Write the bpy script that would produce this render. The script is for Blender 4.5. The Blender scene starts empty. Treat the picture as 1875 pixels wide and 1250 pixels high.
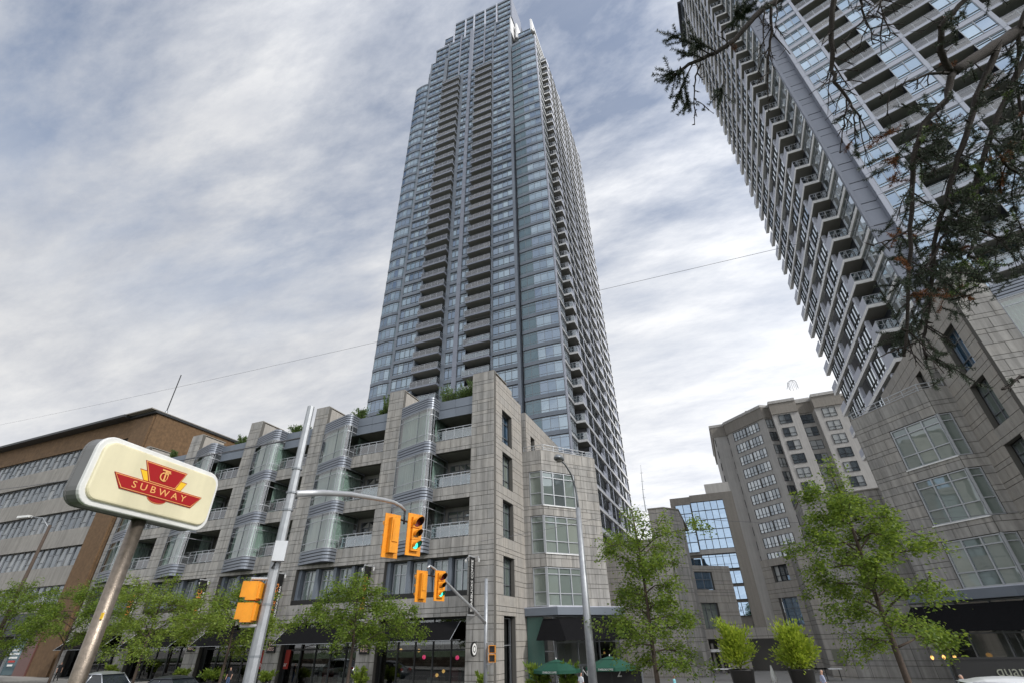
import bpy, bmesh, math, random
import numpy as np, mathutils
from mathutils import Vector, Matrix
random.seed(7); RS=np.random.RandomState(7)
S=bpy.context.scene
COL=S.collection
R=math.radians; PI=math.pi
ZC=3.1                                              # eye height above the street at the corner
# ------------------------------------------------------------------ camera
CR=((0.92361467,0.22003657,0.31387871),(0.38282782,-0.48791857,-0.78446053),(-0.01946275,0.84470076,-0.53488487))
FPX=867.674
cam=bpy.data.cameras.new('camera'); camo=bpy.data.objects.new('camera',cam); COL.objects.link(camo)
cam.sensor_width=36; cam.lens=FPX*36/1875; cam.clip_start=.05; cam.clip_end=4000
camo.matrix_world=Matrix(((*CR[0],0),(*CR[1],0),(*CR[2],ZC),(0,0,0,1)))
S.camera=camo
RT,UP,FW=[np.array([CR[i][k] for i in range(3)]) for k in range(3)]; FW=-FW
def ray(px,py): return RT*(px-937.5)/FPX-UP*(py-625)/FPX+FW
def pY(px,py,Y): d=ray(px,py); q=d*Y/d[1]; return Vector((q[0],q[1],q[2]+ZC))
def pD(px,py,D): q=ray(px,py)*D; return Vector((q[0],q[1],q[2]+ZC))
# ------------------------------------------------------------------ sky, sun, exposure
TO_SUN=Vector((0.80,-0.22,0.58)).normalized()
SUN_EL=math.asin(TO_SUN.z); SUN_AZ=math.atan2(TO_SUN.x,TO_SUN.y)
W=bpy.data.worlds.new('World'); S.world=W; W.use_nodes=True
nt=W.node_tree; N=nt.nodes; L=nt.links; N.clear()
def wn(t,**k):
    n=N.new(t)
    for a,b in k.items(): setattr(n,a,b)
    return n
wo=wn('ShaderNodeOutputWorld'); bg=wn('ShaderNodeBackground'); bg.inputs[1].default_value=1.0
sky=wn('ShaderNodeTexSky',sky_type='NISHITA',sun_disc=False,sun_elevation=SUN_EL,sun_rotation=SUN_AZ)
sky.air_density=1.0; sky.dust_density=1.5
tc=wn('ShaderNodeTexCoord'); sep=wn('ShaderNodeSeparateXYZ'); L.new(tc.outputs['Generated'],sep.inputs[0])
def m2(op,a,b=None,c=None):
    n=wn('ShaderNodeMath',operation=op)
    for i,v in enumerate((a,b,c)):
        if v is None: continue
        if isinstance(v,(int,float)): n.inputs[i].default_value=v
        else: L.new(v,n.inputs[i])
    return n.outputs[0]
zz=m2('ADD',m2('MAXIMUM',sep.outputs[2],0.0),0.22)
cmb=wn('ShaderNodeCombineXYZ'); L.new(m2('DIVIDE',sep.outputs[0],zz),cmb.inputs[0]); L.new(m2('DIVIDE',sep.outputs[1],zz),cmb.inputs[1])
mp=wn('ShaderNodeMapping'); mp.inputs['Rotation'].default_value=(0,0,R(-38)); mp.inputs['Scale'].default_value=(.8,1.9,1); mp.inputs['Location'].default_value=(3.1,1.7,0)
L.new(cmb.outputs[0],mp.inputs[0])
n1=wn('ShaderNodeTexNoise'); n1.inputs['Scale'].default_value=1.55; n1.inputs['Detail'].default_value=13; n1.inputs['Roughness'].default_value=.62; n1.inputs['Distortion'].default_value=.15
n2=wn('ShaderNodeTexNoise'); n2.inputs['Scale'].default_value=3.6; n2.inputs['Detail'].default_value=12; n2.inputs['Roughness'].default_value=.66; n2.inputs['Distortion'].default_value=.15
L.new(mp.outputs[0],n1.inputs[0]); L.new(mp.outputs[0],n2.inputs[0])
r1=wn('ShaderNodeValToRGB'); r1.color_ramp.elements[0].position=.38; r1.color_ramp.elements[1].position=.60
r1.color_ramp.elements[0].color=(.19,.19,.19,1); r1.color_ramp.elements[1].color=(.97,.97,.97,1)
L.new(n1.outputs[0],r1.inputs[0])
dotn=wn('ShaderNodeVectorMath',operation='DOT_PRODUCT'); L.new(tc.outputs['Generated'],dotn.inputs[0]); dotn.inputs[1].default_value=TO_SUN
glow=m2('POWER',m2('ADD',m2('MULTIPLY',dotn.outputs['Value'],.5),.5),1.6)
r2=wn('ShaderNodeValToRGB'); r2.color_ramp.elements[0].position=.28; r2.color_ramp.elements[1].position=.72
r2.color_ramp.elements[0].color=(.64,.67,.74,1); r2.color_ramp.elements[1].color=(1.0,1.0,1.0,1)
L.new(n2.outputs[0],r2.inputs[0])
cs=wn('ShaderNodeVectorMath',operation='SCALE'); L.new(r2.outputs[0],cs.inputs[0])
hz=m2('POWER',m2('SUBTRACT',1.0,m2('MAXIMUM',sep.outputs[2],0.0)),2.5)
L.new(m2('ADD',m2('ADD',m2('MULTIPLY',glow,1.2),.46),m2('MULTIPLY',hz,.58)),cs.inputs['Scale'])
ss=wn('ShaderNodeVectorMath',operation='SCALE'); L.new(sky.outputs[0],ss.inputs[0]); ss.inputs['Scale'].default_value=.15
mx=wn('ShaderNodeMix',data_type='RGBA'); lowz=wn('ShaderNodeMapRange',interpolation_type='SMOOTHSTEP'); L.new(sep.outputs[2],lowz.inputs[0]); lowz.inputs[1].default_value=.36; lowz.inputs[2].default_value=.74; lowz.inputs[3].default_value=1; lowz.inputs[4].default_value=0
L.new(m2('ADD',m2('MULTIPLY',r1.outputs[0],m2('SUBTRACT',1.0,lowz.outputs[0])),lowz.outputs[0]),mx.inputs[0]); L.new(ss.outputs[0],mx.inputs[6]); L.new(cs.outputs[0],mx.inputs[7])
L.new(mx.outputs[2],bg.inputs[0]); L.new(bg.outputs[0],wo.inputs[0])
sun=bpy.data.lights.new('sun','SUN'); sun.energy=2.2; sun.angle=R(8); sun.color=(1,.97,.93)
suno=bpy.data.objects.new('sun',sun); COL.objects.link(suno); suno.location=(60,-60,150)
suno.rotation_euler=TO_SUN.to_track_quat('Z','Y').to_euler()
VS=S.view_settings; VS.view_transform='Standard'; VS.look='None'; VS.exposure=0.15; VS.gamma=1; VS.use_curve_mapping=False
S.cycles.max_bounces=6; S.cycles.transparent_max_bounces=12; S.cycles.caustics_reflective=False; S.cycles.caustics_refractive=False

# ------------------------------------------------------------------ materials
M={}
def newmat(name):
    m=bpy.data.materials.new(name); m.use_nodes=True; M[name]=m
    return m,m.node_tree,m.node_tree.nodes['Principled BSDF']
def rnd_node(t):
    """per-piece random 0..1: mesh island random + object random"""
    g=t.nodes.new('ShaderNodeNewGeometry'); o=t.nodes.new('ShaderNodeObjectInfo')
    a=t.nodes.new('ShaderNodeMath'); a.operation='ADD'; t.links.new(g.outputs['Random Per Island'],a.inputs[0]); t.links.new(o.outputs['Random'],a.inputs[1])
    f=t.nodes.new('ShaderNodeMath'); f.operation='FRACT'; t.links.new(a.outputs[0],f.inputs[0])
    return f.outputs[0]
def basic(name,col,rough=.6,metal=0,var=0.,noise=0.,nscale=3.,bump=0.,spec=.5,dirt=0.,col2=None):
    m,t,b=newmat(name); b.inputs['Roughness'].default_value=rough; b.inputs['Metallic'].default_value=metal; b.inputs['Specular IOR Level'].default_value=spec
    rgb=t.nodes.new('ShaderNodeRGB'); rgb.outputs[0].default_value=(*col,1); out=rgb.outputs[0]
    def mix(fac,c2,a):
        x=t.nodes.new('ShaderNodeMix'); x.data_type='RGBA'; t.links.new(fac,x.inputs[0]); t.links.new(a,x.inputs[6]); x.inputs[7].default_value=(*c2,1); return x.outputs[2]
    def rng(v,a0,a1,b0,b1):
        x=t.nodes.new('ShaderNodeMapRange'); t.links.new(v,x.inputs[0])
        for i,k in enumerate((a0,a1,b0,b1)): x.inputs[i+1].default_value=k
        return x.outputs[0]
    if col2: out=mix(rnd_node(t),col2,out)
    pos=None
    if noise or bump or dirt:
        g=t.nodes.new('ShaderNodeNewGeometry'); pos=g.outputs['Position']
    val=None
    if var: val=rng(rnd_node(t),0,1,1-var,1+var)
    if noise:
        n=t.nodes.new('ShaderNodeTexNoise'); n.inputs['Scale'].default_value=nscale; n.inputs['Detail'].default_value=6; n.inputs['Roughness'].default_value=.65
        t.links.new(pos,n.inputs[0]); v=rng(n.outputs[0],.25,.75,1-noise,1+noise)
        if val is None: val=v
        else:
            q=t.nodes.new('ShaderNodeMath'); q.operation='MULTIPLY'; t.links.new(val,q.inputs[0]); t.links.new(v,q.inputs[1]); val=q.outputs[0]
    if dirt:   # vertical rain streaks
        mpn=t.nodes.new('ShaderNodeMapping'); mpn.inputs['Scale'].default_value=(2.2,2.2,.16); t.links.new(pos,mpn.inputs[0])
        n=t.nodes.new('ShaderNodeTexNoise'); n.inputs['Scale'].default_value=1.6; n.inputs['Detail'].default_value=5; t.links.new(mpn.outputs[0],n.inputs[0])
        v=rng(n.outputs[0],.35,.65,1-dirt,1+dirt*.3)
        if val is None: val=v
        else:
            q=t.nodes.new('ShaderNodeMath'); q.operation='MULTIPLY'; t.links.new(val,q.inputs[0]); t.links.new(v,q.inputs[1]); val=q.outputs[0]
    if val is not None:
        h=t.nodes.new('ShaderNodeHueSaturation'); t.links.new(out,h.inputs['Color']); t.links.new(val,h.inputs['Value']); out=h.outputs[0]
    t.links.new(out,b.inputs['Base Color'])
    if bump:
        n=t.nodes.new('ShaderNodeTexNoise'); n.inputs['Scale'].default_value=nscale*5; n.inputs['Detail'].default_value=4; t.links.new(pos,n.inputs[0])
        bp=t.nodes.new('ShaderNodeBump'); bp.inputs['Strength'].default_value=bump; bp.inputs['Distance'].default_value=.02; t.links.new(n.outputs[0],bp.inputs['Height']); t.links.new(bp.outputs[0],b.inputs['Normal'])
    return m
def glassy(name,ramp,refl=.22,rough=.02,bump=.0,gc=(.88,.95,1)):
    """opaque looking window: base colour (dark room, blind, painted sky reflection) under a reflecting coat"""
    m,t,b=newmat(name); t.nodes.remove(b)
    out=t.nodes['Material Output']
    at=t.nodes.new('ShaderNodeAttribute'); at.attribute_name='tint'
    o=t.nodes.new('ShaderNodeObjectInfo'); a=t.nodes.new('ShaderNodeMath'); a.operation='ADD'; t.links.new(at.outputs['Fac'],a.inputs[0]); t.links.new(o.outputs['Random'],a.inputs[1])
    f=t.nodes.new('ShaderNodeMath'); f.operation='FRACT'; t.links.new(a.outputs[0],f.inputs[0])
    cr=t.nodes.new('ShaderNodeValToRGB'); cr.color_ramp.interpolation='LINEAR'
    e=cr.color_ramp.elements
    e[0].position=ramp[0][0]; e[0].color=(*ramp[0][1],1); e[1].position=ramp[-1][0]; e[1].color=(*ramp[-1][1],1)
    for p,c in ramp[1:-1]:
        x=e.new(p); x.color=(*c,1)
    t.links.new(f.outputs[0],cr.inputs[0])
    d=t.nodes.new('ShaderNodeBsdfDiffuse'); t.links.new(cr.outputs[0],d.inputs[0])
    g=t.nodes.new('ShaderNodeBsdfGlossy'); g.inputs['Roughness'].default_value=rough; g.inputs[0].default_value=(*gc,1)
    fr=t.nodes.new('ShaderNodeFresnel'); fr.inputs[0].default_value=1.5
    mr=t.nodes.new('ShaderNodeMapRange'); mr.inputs[1].default_value=0; mr.inputs[2].default_value=1; mr.inputs[3].default_value=refl; mr.inputs[4].default_value=1
    t.links.new(fr.outputs[0],mr.inputs[0])
    if bump:
        ge=t.nodes.new('ShaderNodeNewGeometry'); n=t.nodes.new('ShaderNodeTexNoise'); n.inputs['Scale'].default_value=.9; n.inputs['Detail'].default_value=1; t.links.new(ge.outputs['Position'],n.inputs[0])
        bp=t.nodes.new('ShaderNodeBump'); bp.inputs['Strength'].default_value=bump; bp.inputs['Distance'].default_value=.02; t.links.new(n.outputs[0],bp.inputs['Height']); t.links.new(bp.outputs[0],g.inputs['Normal'])
    ms=t.nodes.new('ShaderNodeMixShader'); t.links.new(mr.outputs[0],ms.inputs[0]); t.links.new(d.outputs[0],ms.inputs[1]); t.links.new(g.outputs[0],ms.inputs[2]); t.links.new(ms.outputs[0],out.inputs[0])
def clearglass(name,tint=(.8,.88,.88),refl=.1):
    m,t,b=newmat(name); t.nodes.remove(b); out=t.nodes['Material Output']
    tr=t.nodes.new('ShaderNodeBsdfTransparent'); tr.inputs[0].default_value=(*tint,1)
    g=t.nodes.new('ShaderNodeBsdfGlossy'); g.inputs['Roughness'].default_value=.015
    fr=t.nodes.new('ShaderNodeFresnel'); fr.inputs[0].default_value=1.5
    mr=t.nodes.new('ShaderNodeMapRange'); mr.inputs[3].default_value=refl; mr.inputs[4].default_value=1; t.links.new(fr.outputs[0],mr.inputs[0])
    ms=t.nodes.new('ShaderNodeMixShader'); t.links.new(mr.outputs[0],ms.inputs[0]); t.links.new(tr.outputs[0],ms.inputs[1]); t.links.new(g.outputs[0],ms.inputs[2]); t.links.new(ms.outputs[0],out.inputs[0])
def emit(name,col,st):
    m,t,b=newmat(name); b.inputs['Base Color'].default_value=(*col,1); b.inputs['Emission Color'].default_value=(*col,1); b.inputs['Emission Strength'].default_value=st
basic('stone',(.37,.36,.34),.75,var=.16,noise=.12,nscale=2.2,bump=.15,dirt=.3,col2=(.32,.305,.28))
basic('stone_warm',(.385,.365,.335),.75,var=.09,noise=.1,nscale=1.7,bump=.15,dirt=.14,col2=(.35,.325,.29))
basic('mortar',(.11,.105,.095),.9)
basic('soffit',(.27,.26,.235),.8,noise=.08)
basic('panel',(.165,.19,.225),.5,.15,var=.07,noise=.06,nscale=.8)
basic('panel_light',(.50,.525,.60),.6,.0,var=.05,noise=.05,nscale=.8)
basic('panel_corner',(.23,.25,.30),.6,0,var=.05,noise=.05,nscale=.8)
basic('panel_dark',(.035,.04,.048),.5,.1,var=.06)
basic('slab_white',(.80,.80,.79),.6,var=.05,noise=.06,dirt=.08)
basic('band',(.22,.24,.275),.36,.5,var=.04)
basic('frame',(.22,.235,.25),.4,.5)
basic('frame_light',(.42,.44,.46),.4,.5)
basic('frame_dark',(.025,.028,.03),.5)
basic('dark',(.015,.015,.016),.7)
basic('void',(.03,.03,.03),.9)
basic('awning',(.010,.010,.011),.95,noise=.15,nscale=6,spec=.08)
basic('concrete',(.29,.275,.25),.8,noise=.12,nscale=1.3,bump=.1,dirt=.2,var=.04)
basic('concrete_beige',(.45,.44,.42),.8,noise=.07,nscale=.7,dirt=.12)
basic('concrete_cap',(.27,.25,.22),.8,noise=.08,dirt=.1)
basic('brick',(.15,.09,.045),.85,noise=.34,nscale=2.6,bump=.2,var=.05,dirt=.12)
basic('granite_red',(.13,.06,.05),.35,noise=.15,nscale=8)
basic('asphalt',(.05,.05,.052),.9,noise=.15,nscale=2,bump=.2)
basic('pavement',(.30,.29,.27),.85,noise=.1,nscale=1.5,var=.06,bump=.1)
basic('kerb',(.36,.35,.33),.8,noise=.1)
basic('paint',(.75,.74,.70),.7,noise=.1)
basic('grass',(.05,.08,.025),.9,noise=.3)
basic('rubble',(.23,.17,.13),.85,var=.35,noise=.2,nscale=4,bump=.4,col2=(.30,.25,.20))
basic('galv',(.36,.375,.39),.48,.55,noise=.16,nscale=5,dirt=.15)
basic('galv_light',(.55,.56,.57),.4,.6,noise=.08,nscale=4)
basic('brushed',(.25,.21,.17),.38,.8,noise=.3,nscale=22,bump=.15,dirt=.2)
basic('sig_yellow',(.80,.30,.012),.5,noise=.14,nscale=4,dirt=.18)
basic('black_plastic',(.012,.012,.013),.5)
basic('cream',(.74,.68,.47),.35,noise=.08,nscale=2.5,dirt=.12)
basic('white_plastic',(.74,.74,.72),.4,noise=.06,nscale=4,dirt=.08)
basic('grey_plastic',(.16,.16,.16),.5,noise=.08)
basic('logo_red',(.36,.012,.014),.35)
basic('logo_gold',(.80,.42,.14),.4)
basic('logo_yellow',(.85,.53,.03),.4)
basic('sign_orange',(.62,.22,.05),.5)
basic('sign_white',(.78,.78,.76),.5)
basic('sign_pink',(.72,.50,.44),.5)
basic('sign_red',(.45,.03,.02),.5)
basic('sign_black',(.008,.008,.008),.5)
basic('bark',(.075,.055,.042),.9,noise=.25,nscale=9,bump=.5)
basic('bark_dark',(.030,.023,.019),.95,noise=.3,nscale=20,bump=.6)
basic('needle',(.06,.085,.04),.6,var=.45,col2=(.035,.05,.032))
basic('needle_new',(.16,.24,.05),.55,var=.25)
basic('needle_dead',(.22,.085,.03),.8,var=.3)
def leafmat(name,c1,c2,tr=.35):
    m,t,b=newmat(name); t.nodes.remove(b); out=t.nodes['Material Output']
    x=t.nodes.new('ShaderNodeMix'); x.data_type='RGBA'; t.links.new(rnd_node(t),x.inputs[0]); x.inputs[6].default_value=(*c1,1); x.inputs[7].default_value=(*c2,1)
    d=t.nodes.new('ShaderNodeBsdfPrincipled'); d.inputs['Roughness'].default_value=.55; t.links.new(x.outputs[2],d.inputs['Base Color'])
    r=t.nodes.new('ShaderNodeBsdfTranslucent'); h=t.nodes.new('ShaderNodeHueSaturation'); h.inputs['Value'].default_value=1.5; h.inputs['Hue'].default_value=.485; t.links.new(x.outputs[2],h.inputs['Color']); t.links.new(h.outputs[0],r.inputs[0])
    ms=t.nodes.new('ShaderNodeMixShader'); ms.inputs[0].default_value=tr; t.links.new(d.outputs[0],ms.inputs[1]); t.links.new(r.outputs[0],ms.inputs[2]); t.links.new(ms.outputs[0],out.inputs[0])
leafmat('leaf',(.06,.12,.014),(.22,.31,.04),.5)
leafmat('leaf_bright',(.11,.18,.022),(.25,.33,.05),.45)
leafmat('leaf_lime',(.20,.30,.025),(.36,.44,.05),.4)
leafmat('leaf_roof',(.05,.10,.03),(.13,.19,.05))
glassy('tower_glass',[(0,(.03,.05,.075)),(.30,(.05,.085,.12)),(.34,(.13,.19,.22)),(.75,(.24,.30,.32)),(.8,(.06,.085,.13)),(1,(.04,.065,.11))],.29,gc=(.68,.80,.93))
glassy('tower_teal',[(0,(.06,.095,.105)),(1,(.08,.12,.13))],.14,.06,gc=(.6,.75,.85))
glassy('tower_blue',[(0,(.05,.09,.14)),(.45,(.08,.15,.24)),(.42,(.30,.42,.52)),(.8,(.42,.55,.62)),(1,(.05,.10,.20))],.40,gc=(.72,.85,1))
glassy('stone_glass',[(0,(.12,.15,.14)),(.5,(.20,.235,.21)),(.8,(.27,.30,.26)),(1,(.06,.075,.08))],.12,.02,bump=.25)
glassy('mirror_glass',[(0,(.03,.07,.12)),(1,(.05,.10,.16))],.50,.01,bump=.45,gc=(.62,.80,1))
glassy('side_glass',[(0,(.40,.43,.44)),(.7,(.52,.55,.55)),(.75,(.10,.12,.13)),(1,(.07,.09,.10))],.60,.02)  # pale base colour paints bright sky reflection into the side panes
glassy('office_glass',[(0,(.055,.055,.055)),(.6,(.07,.07,.068)),(.65,(.14,.135,.125)),(1,(.19,.18,.165))],.14,.03,bump=.6)
glassy('white_glass',[(0,(.55,.57,.56)),(.55,(.45,.48,.49)),(.6,(.10,.12,.13)),(1,(.06,.07,.08))],.25)
clearglass('clear',(.72,.86,.85),.20)
clearglass('shop',(.62,.66,.65),.10)
clearglass('rail_glass',(.60,.70,.74),.2)
basic('curtain',(.68,.70,.62),.9,var=.08)
basic('shop_wood',(.13,.085,.055),.6,noise=.2,nscale=4)
basic('teal_panel',(.075,.15,.13),.22,noise=.08,nscale=.8)
basic('umbrella_green',(.008,.075,.045),.75,noise=.08,nscale=8)
basic('car_silver',(.52,.54,.57),.28,.7); basic('car_white',(.72,.73,.74),.28,.1); basic('car_glass',(.02,.025,.03),.05); basic('tyre',(.018,.018,.018),.8); basic('rim',(.4,.4,.42),.35,.8)
basic('car_dark',(.05,.055,.065),.3,.5)
basic('light_red',(.4,.01,.01),.2); basic('light_white',(.8,.8,.8),.15)
basic('skin',(.48,.28,.20),.55); basic('skin_dark',(.25,.14,.09),.55); basic('hair',(.025,.018,.013),.6); basic('hair_grey',(.30,.28,.26),.7)
basic('cloth_black',(.012,.012,.014),.85); basic('cloth_white',(.68,.70,.74),.85); basic('cloth_blue',(.30,.48,.66),.85); basic('cloth_cyan',(.22,.52,.58),.85); basic('jeans',(.06,.10,.20),.9); basic('cloth_lilac',(.42,.46,.62),.85); basic('cloth_red',(.35,.04,.03),.85)
basic('planter_black',(.012,.011,.011),.45); basic('soil',(.04,.028,.02),.95); basic('flower_yellow',(.75,.50,.03),.7)
basic('white_canvas',(.72,.72,.72),.8); basic('wire',(.10,.10,.11),.6)
basic('bronze',(.25,.26,.21),.5,.5,noise=.2,nscale=6); basic('hydrant_yellow',(.8,.45,.02),.5)
emit('lamp_warm',(1,.55,.16),1.3); emit('sig_green',(.05,.85,.55),1.6); emit('neon_pink',(1,.06,.22),1.6)
basic('lens_red',(.16,.015,.01),.25); basic('lens_amber',(.20,.09,.01),.25); basic('ped_orange',(.55,.16,.01),.4); basic('lamp_glass',(.25,.24,.22),.2)

# ------------------------------------------------------------------ mesh helpers
class MB:
    def __init__(s): s.v=[]; s.f=[]; s.m=[]; s.t=[]; s.mats=[]
    def mi(s,m):
        if m not in s.mats: s.mats.append(m)
        return s.mats.index(m)
    def face(s,pts,m,t=0.):
        n=len(s.v); s.v+= [tuple(p) for p in pts]; s.f.append(tuple(range(n,n+len(pts)))); s.m.append(s.mi(m)); s.t.append(t)
    def box(s,c,d,m,yaw=0,t=0.):
        cx,cy,cz=c; a,b,h=d[0]/2,d[1]/2,d[2]/2; co,si=math.cos(yaw),math.sin(yaw); n=len(s.v)
        for z in (-h,h):
            for x,y in ((-a,-b),(a,-b),(a,b),(-a,b)): s.v.append((cx+x*co-y*si,cy+x*si+y*co,cz+z))
        k=s.mi(m)
        for q in ((0,3,2,1),(4,5,6,7),(0,1,5,4),(1,2,6,5),(2,3,7,6),(3,0,4,7)): s.f.append(tuple(n+i for i in q)); s.m.append(k); s.t.append(t)
        return s
    def bx(s,x0,x1,y0,y1,z0,z1,m): return s.box(((x0+x1)/2,(y0+y1)/2,(z0+z1)/2),(abs(x1-x0),abs(y1-y0),abs(z1-z0)),m)
    def prism(s,poly,z0,z1,m,cap=True):
        n=len(s.v); k=len(poly); mi=s.mi(m)
        s.v+=[(x,y,z0) for x,y in poly]+[(x,y,z1) for x,y in poly]
        for i in range(k):
            j=(i+1)%k; s.f.append((n+i,n+j,n+k+j,n+k+i)); s.m.append(mi); s.t.append(0.)
        if cap:
            s.f.append(tuple(n+i for i in reversed(range(k)))); s.f.append(tuple(n+k+i for i in range(k))); s.m+=[mi,mi]; s.t+=[0.,0.]
    def tube(s,pts,rad,m,n=8,cap=True):
        pts=[Vector(p) for p in pts]; rad=rad if isinstance(rad,(list,tuple)) else [rad]*len(pts); mi=s.mi(m); rings=[]; ref=None
        for i,p in enumerate(pts):
            d=(pts[min(i+1,len(pts)-1)]-pts[max(i-1,0)])
            d=d.normalized() if d.length>1e-9 else Vector((0,0,1))
            if ref is None: ref=d.orthogonal().normalized()
            ref=(ref-d*ref.dot(d)); ref=ref.normalized() if ref.length>1e-6 else d.orthogonal().normalized()
            b=d.cross(ref); base=len(s.v)
            for k in range(n):
                a=2*PI*k/n; q=p+(ref*math.cos(a)+b*math.sin(a))*rad[i]; s.v.append(tuple(q))
            rings.append(base)
        for i in range(len(rings)-1):
            for k in range(n):
                s.f.append((rings[i]+k,rings[i]+(k+1)%n,rings[i+1]+(k+1)%n,rings[i+1]+k)); s.m.append(mi); s.t.append(0.)
        if cap:
            s.f.append(tuple(rings[0]+k for k in reversed(range(n)))); s.f.append(tuple(rings[-1]+k for k in range(n))); s.m+=[mi,mi]; s.t+=[0.,0.]
    def lathe(s,prof,m,c=(0,0,0),n=20):
        mi=s.mi(m); base=len(s.v)
        for r,z in prof:
            for k in range(n):
                a=2*PI*k/n; s.v.append((c[0]+r*math.cos(a),c[1]+r*math.sin(a),c[2]+z))
        for i in range(len(prof)-1):
            for k in range(n):
                s.f.append((base+i*n+k,base+i*n+(k+1)%n,base+(i+1)*n+(k+1)%n,base+(i+1)*n+k)); s.m.append(mi); s.t.append(0.)
    def mesh(s,name='mesh',smooth=False):
        me=bpy.data.meshes.new(name); me.from_pydata(s.v,[],s.f)
        for m in s.mats: me.materials.append(M[m])
        me.polygons.foreach_set('material_index',s.m)
        if any(s.t):
            a=me.attributes.new('tint','FLOAT','FACE'); a.data.foreach_set('value',s.t)
        if smooth: me.polygons.foreach_set('use_smooth',[True]*len(s.f))
        me.update(); return me
BASE={}
def link(o,parent=None):
    COL.objects.link(o)
    if parent is not None:
        o.parent=parent
    return o
def wmat(o):
    m=Matrix.Identity(4)
    while o is not None:
        m=o.matrix_basis@m; o=o.parent
    return m
def wbase(o): return wmat(o).translation
def put(name,mb,parent=None,smooth=False,loc=None,yaw=0,kind=None):
    """mesh object; mb in world coordinates unless loc is given"""
    me=mb if isinstance(mb,bpy.types.Mesh) else mb.mesh(name,smooth)
    o=bpy.data.objects.new(name,me); link(o,parent)
    want=Matrix.Translation(Vector(loc) if loc is not None else Vector((0,0,0)))@Matrix.Rotation(yaw,4,'Z')
    o.matrix_basis=wmat(parent).inverted()@want if parent is not None else want
    if kind: o['kind']=kind
    return o
def thing(name,label,cat,loc=(0,0,0),group=None):
    o=bpy.data.objects.new(name,None); COL.objects.link(o); o.location=loc; o.empty_display_size=.3
    o['label']=label; o['category']=cat
    if group: o['group']=group
    return o
def tag(o,label,cat,group=None):
    o['label']=label; o['category']=cat
    if group: o['group']=group
    return o
def struct(name,mb,smooth=False):
    o=put(name,mb,None,smooth); o['kind']='structure'; return o
# ---- repeated pieces: the largest in view become objects, the rest of a kind one joined part
TM={}; PIECES={}
def tmpl(key,mb):
    if key not in TM:
        TM[key]=(np.array(mb.v,float),mb.f,mb.m,mb.t,list(mb.mats),mb.mesh(str(key)[:40]))
    return key
def unit(mat):
    k='unit_'+mat
    if k not in TM:
        b=MB(); b.box((0,0,0),(1,1,1),mat); tmpl(k,b)
    return k
def piece(T,name,key,loc,yaw=0.,sc=(1,1,1)): PIECES.setdefault((T.name,name),[]).append((key,tuple(loc),yaw,tuple(sc)))
def pbox(T,name,mat,c,d,yaw=0.): piece(T,name,unit(mat),c,yaw,d)
def pscore(p):
    c=np.array(p[1]); V=TM[p[0]][0]
    q=c-np.array([0,0,ZC]); w=q@FW
    if w<.5: return 0
    x=937.5+FPX*(q@RT)/w; y=625-FPX*(q@UP)/w
    ext=(V.max(0)-V.min(0))*np.array(p[3]); a=sorted(ext)[1]*max(ext)
    s=a/w/w
    return s if (-60<x<1935 and -60<y<1290) else s*1e-3
def flush(limit=300):
    for (tn,name),lst in PIECES.items():
        T=bpy.data.objects[tn]; pb=wbase(T)
        if len(lst)>limit:
            lst=sorted(lst,key=pscore,reverse=True)
        for key,loc,yaw,sc in lst[:limit]:
            o=bpy.data.objects.new(name,TM[key][5]); COL.objects.link(o); o.parent=T; o.location=Vector(loc)-pb; o.rotation_euler=(0,0,yaw); o.scale=sc
        rest=lst[limit:]
        if rest:
            vs=[];fs=[];ms=[];ts=[];mats=[];n=0
            for key,loc,yaw,sc in rest:
                V,F,MI,TI,mm,_=TM[key]
                c,s_=math.cos(yaw),math.sin(yaw); A=V*np.array(sc); B=np.empty_like(A)
                B[:,0]=A[:,0]*c-A[:,1]*s_+loc[0]-pb.x; B[:,1]=A[:,0]*s_+A[:,1]*c+loc[1]-pb.y; B[:,2]=A[:,2]+loc[2]-pb.z
                vs.append(B); r=random.random()
                for m_ in mm:
                    if m_ not in mats: mats.append(m_)
                mp_=[mats.index(m_) for m_ in mm]
                fs+=[tuple(n+i for i in f) for f in F]; ms+=[mp_[i] for i in MI]; ts+=[(t+r)%1. for t in TI]; n+=len(B)
            me=bpy.data.meshes.new(name+'_mass'); me.from_pydata(np.concatenate(vs).tolist(),[],fs)
            for m_ in mats: me.materials.append(M[m_])
            me.polygons.foreach_set('material_index',ms); a=me.attributes.new('tint','FLOAT','FACE'); a.data.foreach_set('value',ts); me.update()
            o=bpy.data.objects.new('smaller_'+name+'_pieces',me); COL.objects.link(o); o.parent=T; o['kind']='stuff'
    PIECES.clear()
def text(name,body,size,mat,parent,loc,rot,align='CENTER',ext=.006,xs=1.0):
    cu=bpy.data.curves.new(name,'FONT'); cu.body=body; cu.size=size; cu.extrude=ext; cu.align_x=align; cu.align_y='CENTER'; cu.materials.append(M[mat]); cu.resolution_u=3
    o=bpy.data.objects.new(name,cu); link(o,parent)
    want=Matrix.Translation(Vector(loc))@(rot if isinstance(rot,mathutils.Euler) else mathutils.Euler(rot)).to_matrix().to_4x4()@Matrix.Diagonal((xs,1,1,1))
    o.matrix_basis=wmat(parent).inverted()@want if parent else want; return o
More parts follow.
